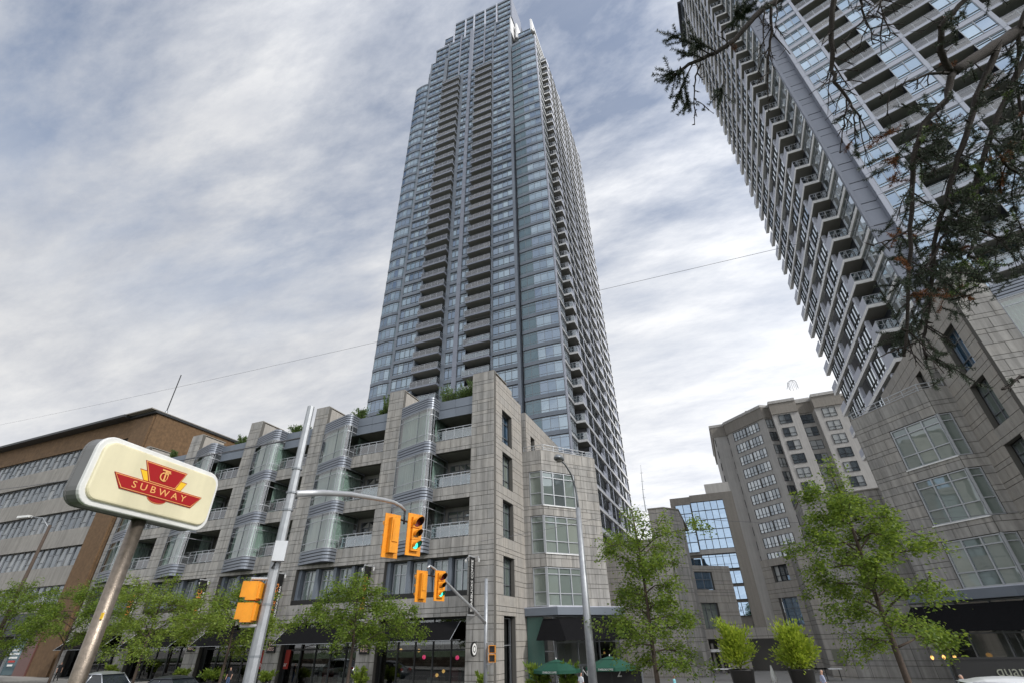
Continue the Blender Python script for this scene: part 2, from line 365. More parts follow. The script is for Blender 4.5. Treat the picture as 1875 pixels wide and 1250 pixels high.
# ------------------------------------------------------------------ ground
def gz(x): return max(0,(-15-x)*.021) if x>-70 else 1.155
XS=[-700,-70,-60,-50,-40,-30,-22,-15,0,60,700]
def strip(name,y0,y1,dz,mat,kind=True):
    b=MB()
    for a,c in zip(XS[:-1],XS[1:]): b.face([(a,y0,gz(a)+dz),(c,y0,gz(c)+dz),(c,y1,gz(c)+dz),(a,y1,gz(a)+dz)],mat)
    return struct(name,b)
g=MB(); g.face([(-3000,-3000,-.35),(3000,-3000,-.35),(3000,3000,-.35),(-3000,3000,-.35)],'pavement'); struct('ground',g)
strip('road',10.8,25,-.0,'asphalt')
strip('lane_line_paint',17.85,18.0,.005,'paint')
strip('pavement_far',25.25,120,.14,'pavement'); strip('pavement_near',4.6,10.55,.14,'pavement')
def kerb(name,y0,y1):
    b=MB()
    for a,c in zip(XS[:-1],XS[1:]):
        for q in ([(a,y0,gz(a)+.15),(c,y0,gz(c)+.15),(c,y1,gz(c)+.15),(a,y1,gz(a)+.15)],[(a,y0,gz(a)-.1),(c,y0,gz(c)-.1),(c,y0,gz(c)+.15),(a,y0,gz(a)+.15)],[(c,y1,gz(c)-.1),(a,y1,gz(a)-.1),(a,y1,gz(a)+.15),(c,y1,gz(c)+.15)]): b.face(q,'kerb')
    struct(name,b)
kerb('kerb_far',25,25.25); kerb('kerb_near',10.55,10.8)
b=MB(); b.bx(-120,120,-60,4.2,-.5,1.5,'grass'); struct('terrace',b)
# rubble retaining wall under the terrace on the near side
RWL=thing('retaining_wall','rough rubble stone retaining wall along the near pavement','wall',(0,4.4,0))
b=MB(); b.bx(-60,40,4.15,4.5,0,1.62,'mortar'); put('wall_core',b,RWL)
for r_ in range(5):
    x=-60+random.random()
    while x<40:
        w=random.uniform(.4,.9); pbox(RWL,'stone','rubble',(x+w/2,4.52+random.uniform(-.02,.03),.3+r_*.29),(w-.05,.1,.25)); x+=w
# ------------------------------------------------------------------ walls clad in stone
COURSE=[]
z=9.96-3.95*3
while z<30:
    for h in (.74,.33,.74,.33,.74,.33,.74): COURSE.append((z,z+h,h<.5)); z+=h
def wall(T,p0,p1,z0,z1,holes=(),th=.3,mat='stone',single=False,backing=True,lip=True):
    """stone blocks on the face from p0 to p1 (outward is to the right of p0->p1)"""
    p0=Vector((p0[0],p0[1])); p1=Vector((p1[0],p1[1])); d=(p1-p0); Ln=d.length; d/=Ln; n=Vector((d.y,-d.x)); yaw=math.atan2(d.y,d.x)
    if backing:
        us=sorted({0,Ln,*[max(0,min(Ln,h[i])) for h in holes for i in (0,1)]}); zs=sorted({z0,z1,*[max(z0,min(z1,h[i])) for h in holes for i in (2,3)]})
        b=MB()
        for u0,u1 in zip(us[:-1],us[1:]):
            run=None
            for a,c in list(zip(zs[:-1],zs[1:]))+[(None,None)]:
                solid=a is not None and not any(h[0]<(u0+u1)/2<h[1] and h[2]<(a+c)/2<h[3] for h in holes)
                if solid: run=(run[0],c) if run else (a,c)
                elif run:
                    q=p0+d*((u0+u1)/2)-n*(th/2); b.box((q.x,q.y,(run[0]+run[1])/2),(u1-u0,th,run[1]-run[0]),'mortar',yaw); run=None
        put('wall_core',b,T)
    cuts=sorted({z0,z1,*[c[0] for c in COURSE if z0<c[0]<z1],*[h[i] for h in holes for i in (2,3) if z0<h[i]<z1]})
    rows=[]
    for a,c in zip(cuts[:-1],cuts[1:]):
        rows.append([a,c])
    i=0
    while i<len(rows)-1:      # no slivers: join a thin row to a neighbour
        hb=[h for h in holes if abs(h[2]-rows[i][1])<1e-6 or abs(h[3]-rows[i][1])<1e-6]
        if (rows[i][1]-rows[i][0]<.2 or rows[i+1][1]-rows[i+1][0]<.2) and not hb: rows[i][1]=rows[i+1][1]; rows.pop(i+1)
        else: i+=1
    for ri,(a,c) in enumerate(rows):
        hs=sorted([(h[0],h[1]) for h in holes if h[2]<(a+c)/2<h[3]]); segs=[]; u=0
        for h0,h1 in hs:
            if h0>u+.02: segs.append((u,h0))
            u=max(u,h1)
        if u<Ln-.02: segs.append((u,Ln))
        short=(c-a)<.5
        for s0,s1 in segs:
            w=s1-s0
            if single: parts=[w/max(1,round(w/1.0))]*max(1,round(w/1.0))
            elif short:
                k=max(1,round(w/2.05)); parts=[]
                for j in range(k): parts+= [w/k*.26,w/k*.74] if (ri//2)%2 else [w/k*.74,w/k*.26]
                if w<.9: parts=[w]
            else:
                k=max(1,round(w/1.02)); parts=[w/k]*k
                if k>1 and ri%4>1: parts=[w/k*.5]+[w/k]*(k-1)+[w/k*.5]
            u=s0
            for q in parts:
                p=p0+d*(u+q/2)+n*.012
                pbox(T,'stone',mat,(p.x,p.y,(a+c)/2),(max(.03,q-.028),.05,(c-a)-.034),yaw); u+=q
def win_mesh(w,h,nc,rows,glass='stone_glass',frame='frame_light',fw=.06,dep=.09,tilt=.004,var=0,colw=None):
    """window in local space: x 0..w, y outward is -y, z 0..h"""
    rng=random.Random(hash((round(w,2),round(h,2),nc,var))&0xffff); b=MB()
    xs=[0]; cw=colw or [1/nc]*nc
    for q in cw: xs.append(xs[-1]+q*w)
    zs=[0]+[r*h for r in rows]+[h]
    for i in range(nc):
        tcol=rng.random()
        for j in range(len(zs)-1):
            x0,x1,z0,z1=xs[i],xs[i+1],zs[j],zs[j+1]; ax,az=rng.uniform(-tilt,tilt),rng.uniform(-tilt,tilt)
            t=(tcol+rng.random()*.06)%1
            f=lambda x,z_:(x,.05+(x-(x0+x1)/2)*ax+(z_-(z0+z1)/2)*az,z_)
            b.face([f(x0,z0),f(x1,z0),f(x1,z1),f(x0,z1)],glass,max(t,1e-4))
    for x in xs: b.box((min(max(x,fw/2),w-fw/2),0,h/2),(fw,dep,h),frame)
    for z_ in zs: b.box((w/2,.004,min(max(z_,fw/2),h-fw/2)),(w,dep-.02,fw*.8),frame)
    return b
def window(T,p0,p1,z0,z1,nc,rows,name='window',inset=.1,panes=False,**k):
    p0=Vector((p0[0],p0[1])); p1=Vector((p1[0],p1[1])); d=p1-p0; w=d.length; d/=w; n=Vector((d.y,-d.x)); yaw=math.atan2(d.y,d.x); q=p0-n*inset; v=random.randrange(5)
    key=('win',round(w,2),round(z1-z0,2),nc,tuple(rows),v,k.get('glass',''),k.get('frame',''),k.get('fw',0))
    tmpl(key,win_mesh(w,z1-z0,nc,rows,var=v,**k)) if key not in TM else 0
    piece(T,name,key,(q.x,q.y,z0),yaw)
def polyoff(pts,o):
    out=[]
    for i,p in enumerate(pts):
        a=Vector(pts[max(i-1,0)]); c=Vector(pts[min(i+1,len(pts)-1)]); d=(c-a).normalized(); n=Vector((d.y,-d.x)); out.append((p[0]+n.x*o,p[1]+n.y*o))
    return out
def ribbon(b,pts,z0,z1,m,o=0.,t=0.,cap=0.):
    q=polyoff(pts,o) if o else pts
    for (x0,y0),(x1,y1) in zip(q[:-1],q[1:]): b.face([(x0,y0,z0),(x1,y1,z0),(x1,y1,z1),(x0,y0,z1)],m,t)
    if cap:
        r=polyoff(pts,o-cap)
        for i in range(len(q)-1):
            b.face([(*q[i],z1),(*q[i+1],z1),(*r[i+1],z1),(*r[i],z1)],m); b.face([(*r[i],z0),(*r[i+1],z0),(*q[i+1],z0),(*q[i],z0)],m)
# ------------------------------------------------------------------ glass oriel bay with ribbed metal bands
def oriel(T,xl,xr,zs0=0.,top=21.83):
    """plan: leaves the pier at xl, swings out to a rounded nose at xr and returns into the recess"""
    r=.46; ny=32.95
    pts=[(xl,34.0)]
    for k in (.35,.7): pts.append((xl+(xr-r-xl)*k,34.0-(34-ny)*(k**.9)))
    for k in range(7):
        a=PI/2*(k/6); pts.append((xr-r+r*math.sin(a),ny+r-r*math.cos(a)))
    pts.append((xr,34.6)); pts.append((xr,36.1))
    bands=[(20.73,top,5),(16.72,17.69,4),(12.83,13.79,4),(8.93,9.96,4)]
    for z0,z1,nr in bands:
        b=MB(); z0+=zs0*0; h=(z1-z0)/nr
        ribbon(b,pts,z0,z1,'panel_dark',-.02)
        bo=put('ribbed_band',b,T)
        for k in range(nr):
            c=MB(); ribbon(c,pts,z0+k*h+.015,z0+k*h+h*.78,'band',.05,cap=.08); put('rib',c,bo)
    b=MB(); b.face([(x,y,8.935) for x,y in reversed(pts)],'panel_dark'); put('bay_base',b,T); b=MB(); b.face([(x,y,top-.06) for x,y in pts],'panel'); put('bay_cap',b,T)
    for z0,z1 in ((17.69,20.73),(13.79,16.72),(9.96,12.83)):
        fr=MB(); zs=[z0+.02,z0+.62,z1-.58,z1-.02]
        for z_ in zs: ribbon(fr,pts,z_-.03,z_+.03,'frame_light',.03,cap=.05)
        for i in (0,2,3,5,7,9,11):
            x,y=polyoff(pts,.02)[i]; fr.box((x,y,(z0+z1)/2),(.045,.045,z1-z0),'frame_light' if 2<i<10 else 'frame')
        fo=put('bay_window',fr,T)
        for i0,i1 in ((0,2),(2,3),(3,5),(5,7),(7,9),(9,11)):
            for a,c in zip(zs[:-1],zs[1:]):
                p=MB(); ribbon(p,pts[i0:i1+1],a,c,'clear'); put('pane',p,fo,smooth=False)
        cu=MB(); q=polyoff(pts,-.28); P=[]
        Ls=[0]
        for (x0,y0),(x1,y1) in zip(q[:-1],q[1:]): Ls.append(Ls[-1]+math.hypot(x1-x0,y1-y0))
        open0=random.uniform(.15,.3)*Ls[-1] if random.random()<.6 else -1
        s_=0.
        while s_<Ls[-1]-.01:
            i=max(j for j in range(len(Ls)-1) if Ls[j]<=s_); f_=(s_-Ls[i])/(Ls[i+1]-Ls[i]); x=q[i][0]+(q[i+1][0]-q[i][0])*f_; y=q[i][1]+(q[i+1][1]-q[i][1])*f_
            dx,dy=q[i+1][0]-q[i][0],q[i+1][1]-q[i][1]; l=math.hypot(dx,dy); o=.05*math.sin(s_*24+math.sin(s_*3)*2); P.append((x+dy/l*o,y-dx/l*o,s_)); s_+=.05
        for a,c in zip(P[:-1],P[1:]):
            if open0>0 and .55*Ls[-1]<a[2]<.55*Ls[-1]+open0: continue
            cu.face([(a[0],a[1],z0+.05),(c[0],c[1],z0+.05),(c[0],c[1],z1-.1),(a[0],a[1],z1-.1)],'curtain')
        put('curtain',cu,fo,smooth=True)
    # floors and room behind the bay glass
    b=MB()
    for z_ in (9.9,13.7,17.6,20.8): b.prism([(x,y) for x,y in polyoff(pts,-.06)]+[(xl+.05,36.1)],z_-.12,z_+.05,'soffit')
    b.bx(xl,xr-.1,36.15,36.3,9.9,20.8,'soffit'); put('bay_floors',b,T)
def railing(T,p0,p1,z0,h=1.05,np_=4,glass=True,mat='frame_light'):
    p0=Vector((p0[0],p0[1])); p1=Vector((p1[0],p1[1])); d=p1-p0; w=d.length; d/=w; yaw=math.atan2(d.y,d.x); c=(p0+p1)/2
    b=MB()
    for z_,t in ((h,.05),(h-.28,.035),(.1,.04)): b.box((c.x,c.y,z0+z_),(w,.05,t),mat,yaw)
    for i in range(np_+1):
        q=p0+d*(w*i/np_); b.box((q.x,q.y,z0+h/2),(.045,.045,h),mat,yaw)
    ro=put('railing',b,T)
    if glass:
        for i in range(np_):
            q=p0+d*(w*(i+.5)/np_); g=MB(); g.box((q.x,q.y,z0+h/2-.02),(w/np_-.06,.012,h-.3),'rail_glass',yaw); put('glass_panel',g,ro)
    return ro
def podium_front(T,openings,x0,x1,pier_top,y0=34.):
    holes=[]
    for xl,xr in openings:
        g_=gz(xl)
        holes+=[(xl-x0,xr-x0,9.96,12.83),(xl-x0,xr-x0,13.85,16.8),(xl-x0,xr-x0,17.88,40),(xl-x0,xr-x0,5.98,8.62),(xl-x0,xr-x0,-2,4.69)]
    wall(T,(x0,y0),(x1,y0),0,pier_top,holes,.35)
    for k,(xl,xr) in enumerate(openings):
        bx=xl+3.9; oriel(T,xl+.02,bx)
        # metal roof fascia
        for z0,z1 in ((20.0,20.82),(20.85,21.67)):
            n=2
            for i in range(n):
                w=(xr-bx-.02)/n; pbox(T,'fascia_panel','panel',(bx+.01+w*(i+.5),y0+.12,(z0+z1)/2),(w-.02,.1,z1-z0-.02))
        # recess behind the openings: soffit, floor, side wall
        b=MB()
        for z0,z1 in ((12.83,13.8),(16.8,17.83),(20.1,21.5),(8.9,9.9)): b.bx(xl+.1,xr+.1,y0+.37,36.6,z0+.003,z1,'soffit')
        b.bx(xl-.2,xr+.2,36.6,36.9,9.9,21.6,'concrete_beige'); b.bx(xr+.01,xr+.3,y0+.36,36.6,9.9,21.6,'stone_warm'); b.bx(xl-.3,xl-.01,y0+.36,36.6,9.9,21.6,'stone_warm')
        put('recess_wall',b,T)
        for z0,z1 in ((9.96,12.5),(13.85,16.45),(17.88,20.05)):
            window(T,(bx+.1,36.55),(xr-.35,36.55),z0+.02,z1,4,[.42,.8],name='balcony_door',inset=0,glass='office_glass' if k%2 else 'stone_glass',frame='frame',colw=[.3,.2,.22,.28])
            railing(T,(bx+.05,y0+.06),(xr-.02,y0+.06),z0,1.08,4)
        # second floor windows between grey pilasters
        n=4; w=(xr-xl)/n; b=MB(); b.bx(xl,xr,y0+.85,y0+1.0,5.98,8.62,'panel'); b.bx(xl,xr,y0+.36,y0+.9,8.62,8.75,'soffit'); put('window_surround',b,T)
        for i in range(n):
            window(T,(xl+w*i+.42,y0+.72),(xl+w*(i+1)-.2,y0+.72),6.1,8.5,2,[.68],inset=0,glass='stone_glass',frame='frame_light',fw=.07)
            pbox(T,'pilaster','panel',(xl+w*i+.18,y0+.5,7.3),(.3,.42,2.62))
        pbox(T,'sill_panel','sign_black',((xl+xr)/2,y0+.16,6.12),(xr-xl-.1,.2,.42))
        shopfront(T,xl,xr,y0)
def shopfront(T,xl,xr,y0,lamps=True):
    g_=gz((xl+xr)/2)+.14
    b=MB(); b.bx(xl,xr,y0+.3,y0+9,4.69,4.9,'dark'); b.bx(xl,xr,y0+8.9,y0+9,g_,4.7,'shop_wood'); b.bx(xl-.1,xl,y0+.3,y0+9,g_,4.7,'dark'); b.bx(xr,xr+.1,y0+.3,y0+9,g_,4.7,'dark'); b.bx(xl,xr,y0+.3,y0+9,g_-.05,g_+.01,'shop_wood')
    b.bx(xl+1,xl+2.6,y0+4,y0+4.7,g_,g_+1.1,'shop_wood'); b.bx(xr-2.2,xr-1,y0+6,y0+7,g_,g_+2.1,'shop_wood')
    rr=random.Random(int(xl*10))
    for i in range(9):
        x=xl+.4+rr.random()*(xr-xl-.9); y=y0+rr.uniform(1.4,7.5); h=rr.uniform(.5,1.5); b.box((x,y,g_+h/2),(rr.uniform(.4,.9),.5,h),rr.choice(('shop_wood','concrete_beige','panel','cloth_red','white_canvas')))
    for i in range(3): b.box((xl+1.2+i*2.2,y0+8.7,3.0),(1.5,.1,.9),rr.choice(('white_canvas','curtain','concrete_beige')))
    put('shop_interior',b,T)
    fr=MB(); n=5; w=(xr-xl)/n
    for i in range(n+1): fr.box((min(max(xl+w*i,xl+.05),xr-.05),y0+.7,(g_+4.69)/2),(.07,.12,4.69-g_),'frame_dark')
    for z_ in (g_+.12,g_+2.45,4.62): fr.box(((xl+xr)/2,y0+.7,z_),(xr-xl,.1,.1),'frame_dark')
    fo=put('shop_window',fr,T)
    for i in range(n):
        for a,c in ((g_+.16,g_+2.4),(g_+2.5,4.57)):
            p=MB(); p.box((xl+w*(i+.5),y0+.72,(a+c)/2),(w-.07,.012,c-a),'shop'); put('pane',p,fo)
    # awning
    a=MB(); x0,x1=xl+.35,xr-.45; zt,zb=4.40,3.28; yt,yb=y0-.02,y0-1.42
    a.face([(x0,yb,zb),(x1,yb,zb),(x1,yt,zt),(x0,yt,zt)],'awning'); a.face([(x0,yt,zt-.03),(x1,yt,zt-.03),(x1,yb,zb-.03),(x0,yb,zb-.03)],'awning')
    a.face([(x0,yb,zb-.03),(x1,yb,zb-.03),(x1,yb,zb),(x0,yb,zb)],'awning')
    ao=put('awning',a,T); f=MB()
    for x in (x0,x1): f.tube([(x,yt,zt),(x,yb,zb),(x,yt,zb+.02)],.022,'frame_light',6)
    f.tube([(x0,yb,zb-.01),(x1,yb,zb-.01)],.02,'frame_light',6); put('awning_frame',f,ao)
def podium_corner(T,mir,ccx):
    """return of the block towards the plaza: slot windows, polygonal bay, raised rear wall. mir: mirror about the plaza axis"""
    X=(lambda x:2.15-x) if mir else (lambda x:x)
    def seg(p,q): return ((X(q[0]),q[1]),(X(p[0]),p[1])) if mir else (p,q)
    def wl(p,q,z0,z1,holes=(),**k):
        a,b_=seg(p,q); Ln=math.hypot(q[0]-p[0],q[1]-p[1])
        hs=[(Ln-h[1],Ln-h[0],h[2],h[3]) for h in holes] if mir else holes
        wall(T,a,b_,z0,z1,hs,**k)
    def wn_(p,q,*a,**k): s=seg(p,q); window(T,s[0],s[1],*a,**k)
    xf=-15.4
    hs=[(1.65,3.85,z0,z1) for z0,z1 in ((17.6,20.6),(13.85,16.75),(9.96,12.8),(5.98,8.62),(-1,4.69))]
    wl((xf,34.32),(xf,38.0),0,23.4,[(h[0]-.32,min(h[1]-.32,3.68),h[2],h[3]) for h in hs],mat='stone_warm'); wl((xf,38.0),(xf,40.3),0,22.9,[],mat='stone_warm')
    b=MB()
    for h in hs: b.bx(X(xf-.75),X(xf-.9),35.4,38.1,h[2]-.05,h[3]+.05,'void')
    b.bx(X(xf-.36),X(xf-2.2),38.05,40.2,0,22.85,'mortar'); b.bx(X(xf-.36),X(xf-2.0),34.4,35.6,0,23.3,'mortar'); b.bx(X(xf-1.9),X(xf-2.2),34.4,38,0,23.3,'mortar'); b.bx(X(xf-.3),X(xf-2.2),36,38,20.65,23.3,'soffit')
    b.bx(X(xf-.02),X(xf-2.1),34.36,38,23.4,23.46,'concrete_cap'); b.bx(X(xf-.02),X(xf-2.1),38,40.3,22.9,22.96,'concrete_cap')
    put('return_core',b,T)
    for z0,z1 in ((17.6,20.6),(13.85,16.75),(9.96,12.8),(5.98,8.62)): wn_((xf-.45,35.98),(xf-.45,37.98),z0,z1,2,[.3,.76],inset=0,frame='frame',fw=.08,glass='mirror_glass' if z0>17 else 'stone_glass')
    wn_((xf-.45,35.98),(xf-.45,37.98),.15,4.6,1,[.62],inset=0,frame='frame_light',glass='shop',name='shop_door')
    # polygonal bay
    A=(xf,40.3); B=(ccx,40.3); C=(ccx+3.91,44.96); D_=(ccx+1.6,47.8); E_=(xf+.2,48.2)
    lv=((13.12,16.15),(9.26,12.29),(5.41,8.25))
    L1=B[0]-A[0]
    wl(A,B,4.75,18.05,[(.62,L1,z0,z1) for z0,z1 in lv]); wl(B,C,4.75,18.05,[(0,3.55,z0,z1) for z0,z1 in lv]); wl(C,D_,0,18.05); wl(D_,E_,0,18.05)
    poly=[(X(p[0]),p[1]) for p in (A,B,C,D_,E_)]
    if mir: poly=poly[::-1]
    b=MB(); ins=[(x+(X(-12.5)-x)*.12,y+(43.8-y)*.12) for x,y in poly]
    for z0,z1 in ((4.7,5.3),(8.3,9.2),(12.35,13.05),(16.2,17.9)): b.prism(ins,z0,z1,'soffit')
    b.prism([(x+(X(-12.5)-x)*.5,y+(44.-y)*.5) for x,y in poly],.14,17.5,'concrete_beige'); b.prism([(x+(X(-12.5)-x)*.02,y+(43.8-y)*.02) for x,y in poly],18.05,18.13,'concrete_cap'); put('bay_core',b,T)
    for z0,z1 in lv:
        wn_((A[0]+.64,40.3),(B[0]-.05,40.3),z0+.02,z1-.02,1,[.36,.83],inset=.06,frame='frame_light',fw=.08); u=Vector((C[0]-B[0],C[1]-B[1])).normalized()
        wn_((B[0]+u.x*.05,B[1]+u.y*.05),(B[0]+u.x*3.53,B[1]+u.y*3.53),z0+.02,z1-.02,3,[.32,.82],inset=.06,frame='frame_light',fw=.09)
        b=MB(); b.box((X(B[0]),B[1]-.01,(z0+z1)/2),(.14,.14,z1-z0-.02),'frame_light'); put('corner_post',b,T)
        p=MB(); q=Vector(B)+u*1.77; q2=Vector((u.y,-u.x))*.06; p.box((X(q.x+q2.x),q.y+q2.y,z0-.02),(3.6,.14,.07),'slab_white',math.atan2(u.y,-u.x if mir else u.x)); put('window_sill',p,T)
    s=seg((B[0]+.2,40.6),(C[0]-.2,C[1])); railing(T,s[0],s[1],18.1,.55,5,False); s=seg((A[0]+.1,40.55),(B[0]+.2,40.6)); railing(T,s[0],s[1],18.1,.55,2,False)
    # ground floor: canopy fascia, awning, shop glass
    G1=(xf+.05,39.7); G2=(B[0]+1.0,39.5); G3=(C[0]+1.3,44.2); G4=(C[0]+.8,46.5)
    cp=[(X(p[0]),p[1]) for p in (G1,G2,G3,G4,(xf+.3,46.5))]
    if mir: cp=cp[::-1]
    b=MB(); b.prism(cp,4.78,5.3,'panel'); b.prism([(x+(X(-12)-x)*-.012,y) for x,y in cp],5.3,5.36,'panel_light'); put('canopy_fascia',b,T)
    b=MB(); k1=(xf+1.2,38.9); k2=(G2[0]+.9,38.3); k3=(G3[0]+1.3,43.4); t1=(xf+1.5,39.8); t2=(G2[0],39.6); t3=(G3[0],44.2)
    P=lambda p,z_:(X(p[0]),p[1],z_)
    b.face([P(k1,3.15),P(k2,3.12),P(t2,4.55),P(t1,4.55)],'awning'); b.face([P(k2,3.12),P(k3,3.12),P(t3,4.55),P(t2,4.55)],'awning'); b.face([P(k1,3.15),P(t1,4.55),P((t1[0],t1[1]+.05),3.15)],'awning'); put('awning',b,T)
    wn_((G1[0],40.25),(G2[0]-.6,40.25),.15,4.76,1,[.5],inset=0,glass='shop',frame='frame',fw=.09,name='shop_window'); wn_((G2[0]-.6,40.25),(G3[0]-.9,44.9),.15,4.76,3,[.3,.62],inset=0,glass='shop',frame='frame',fw=.09,name='shop_window')
    b=MB(); b.bx(X(xf+.06),X(xf+1.4),40.12,40.2,.15,4.7,'teal_panel' if not mir else 'panel'); put('shop_panel',b,T)
    # raised rear wall
    wl((xf,41.6),(xf,52.5),18.05,22.6,[(1.2,2.4,18.2,20.6)],mat='stone_warm'); wl((xf-1.5,41.55),(xf,41.55),18.05,22.6,mat='stone')
    wn_((xf-.3,42.8),(xf-.3,44.0),18.2,20.6,2,[.4],inset=0,frame='frame_dark')
    b=MB(); b.bx(X(xf-.32),X(xf-6),41.9,52.4,18.,22.5,'mortar'); b.bx(X(xf),X(xf-6.1),41.6,52.5,22.6,22.66,'concrete_cap'); put('rear_block',b,T)

CPB=thing('stone_townhouse_block','five storey grey stone block with ribbed glass bays at the street corner','building',(-38,36,.5))
OPEN_C=[(-24.8-8.94*i,-17.5-8.94*i) for i in range(5)]
podium_front(CPB,OPEN_C,-61.2,-15.4,23.7)
podium_corner(CPB,False,-13.57)
b=MB(); b.bx(-61.1,-17.5,36.9,58,9,21.3,'concrete_beige'); b.bx(-61.1,-17.5,43.2,58,.2,9,'concrete_beige')
for i in range(6):
    xa=-17.4-8.94*i+8.94 if i else -15.6; 
    xr=-15.45 if i==0 else -24.85-8.94*(i-1); xl=-17.45 if i==0 else xr-1.6
    if i==5: xl,xr=-61.15,-60.62
    b.bx(xl,xr,34.3,36.8,9,23.6,'stone_warm') if i else None
    b.bx(xl-.02,xr+.02,34.0,37.,23.7,23.78,'concrete_cap')
b.bx(-61.2,-61.0,34.36,58,0,22,'stone_warm'); put('block_core',b,CPB)
RPB=thing('stone_shop_block','grey stone block with plaza bay behind the right hand street tree','building',(24,36,.1))
OPEN_R=[(19.5,26.8),(28.44,35.74)]
podium_front(RPB,OPEN_R,17.55,37.6,23.9)
podium_corner(RPB,True,-13.95)
b=MB(); b.bx(19.3,44,36.9,42.3,9,21.3,'concrete_beige'); b.bx(37.6,44,34.2,42,0,23,'stone_warm'); put('block_core',b,RPB)
# ------------------------------------------------------------------ towers
FH=2.95
def strip_unit(T,name,p0,p1,z,nc,glass='tower_glass',inset=.0,h=2.18,frame='frame',rows=(.17,.86)):
    window(T,p0,p1,z,z+h,nc,rows,name=name,inset=inset,glass=glass,frame=frame,fw=.055,tilt=.006)
def spandrel(T,p0,p1,z,h=.64,mat='panel',off=.10):
    p0=Vector((p0[0],p0[1])); p1=Vector((p1[0],p1[1])); d=p1-p0; w=d.length; n=Vector((d.y,-d.x))/w; c=(p0+p1)/2-n*.06+n*off
    pbox(T,'spandrel_panel',mat,(c.x,c.y,z+h/2),(w-.015,.16,h),math.atan2(d.y,d.x))
CT=thing('glass_tower','tall blue grey glass condominium tower standing behind the stone block','building',(-34,75,0))
JZ=27.3-FH*4                                          # floor joints
def fl(k): return JZ+FH*k
NF_S=41; NF_M=44; NF_U=47; NF_T=50                     # floors: curved flanks, shoulders, upper block, crown
def col_floor(T,p0,p1,k,nc,**kw):
    z=fl(k); spandrel(T,p0,p1,z+.08); strip_unit(T,'window',p0,p1,z+.72,nc,**kw)
TY=60.
# curved flank sections
def arc(xa,xb,ya,bulge,n):
    out=[]
    for i in range(n+1):
        t=i/n; out.append((xa+(xb-xa)*t,ya-bulge*4*t*(1-t)))
    return out
ARC_R=arc(-22.35,-16.1,60.6,.14,5); ARC_L=arc(-52.0,-47.2,61.0,.35,5)
def arc_floor(T,pts,k,teal):
    z=fl(k); n=len(pts)-1; v=random.randrange(6); key=('arc',pts[0],v)
    if key not in TM:
        rng=random.Random(v*31+int(pts[0][0])); g=MB(); x0,y0=pts[0]; P=[(x-x0,y-y0) for x,y in pts]; zs=[0,.4,1.86,2.18]
        tc_=rng.random()
        for i in range(n):
            t=rng.random() if rng.random()<.6 else tc_
            for a,c in zip(zs[:-1],zs[1:]):
                e=rng.uniform(-.008,.008)
                g.face([(P[i][0],P[i][1],a),(P[i+1][0],P[i+1][1]+e,a),(P[i+1][0],P[i+1][1],c),(P[i][0],P[i][1]+e,c)],'tower_teal' if i in teal else 'tower_glass',max(1e-3,t))
        for z_ in zs: ribbon(g,P,z_-.025,z_+.025,'frame',.03,cap=.05)
        for x,y in P: g.box((x,y-.01,1.09),(.05,.06,2.18),'frame')
        tmpl(key,g)
    piece(T,'curved_window',key,(pts[0][0],pts[0][1],z+.72))
    key=('arcsp',pts[0])
    if key not in TM:
        g=MB(); x0,y0=pts[0]; P=[(x-x0,y-y0) for x,y in pts]; ribbon(g,P,.02,.66,'panel',.12,cap=.2); ribbon(g,P,-.09,.02,'frame_dark',-.02); tmpl(key,g)  # dark strip below paints the spandrel's overhang shadow along with its gasket
    piece(T,'curved_spandrel',key,(pts[0][0],pts[0][1],z+.06))
XW=[(-46.76,-42.6,4),(-27.45,-23.1,4)]
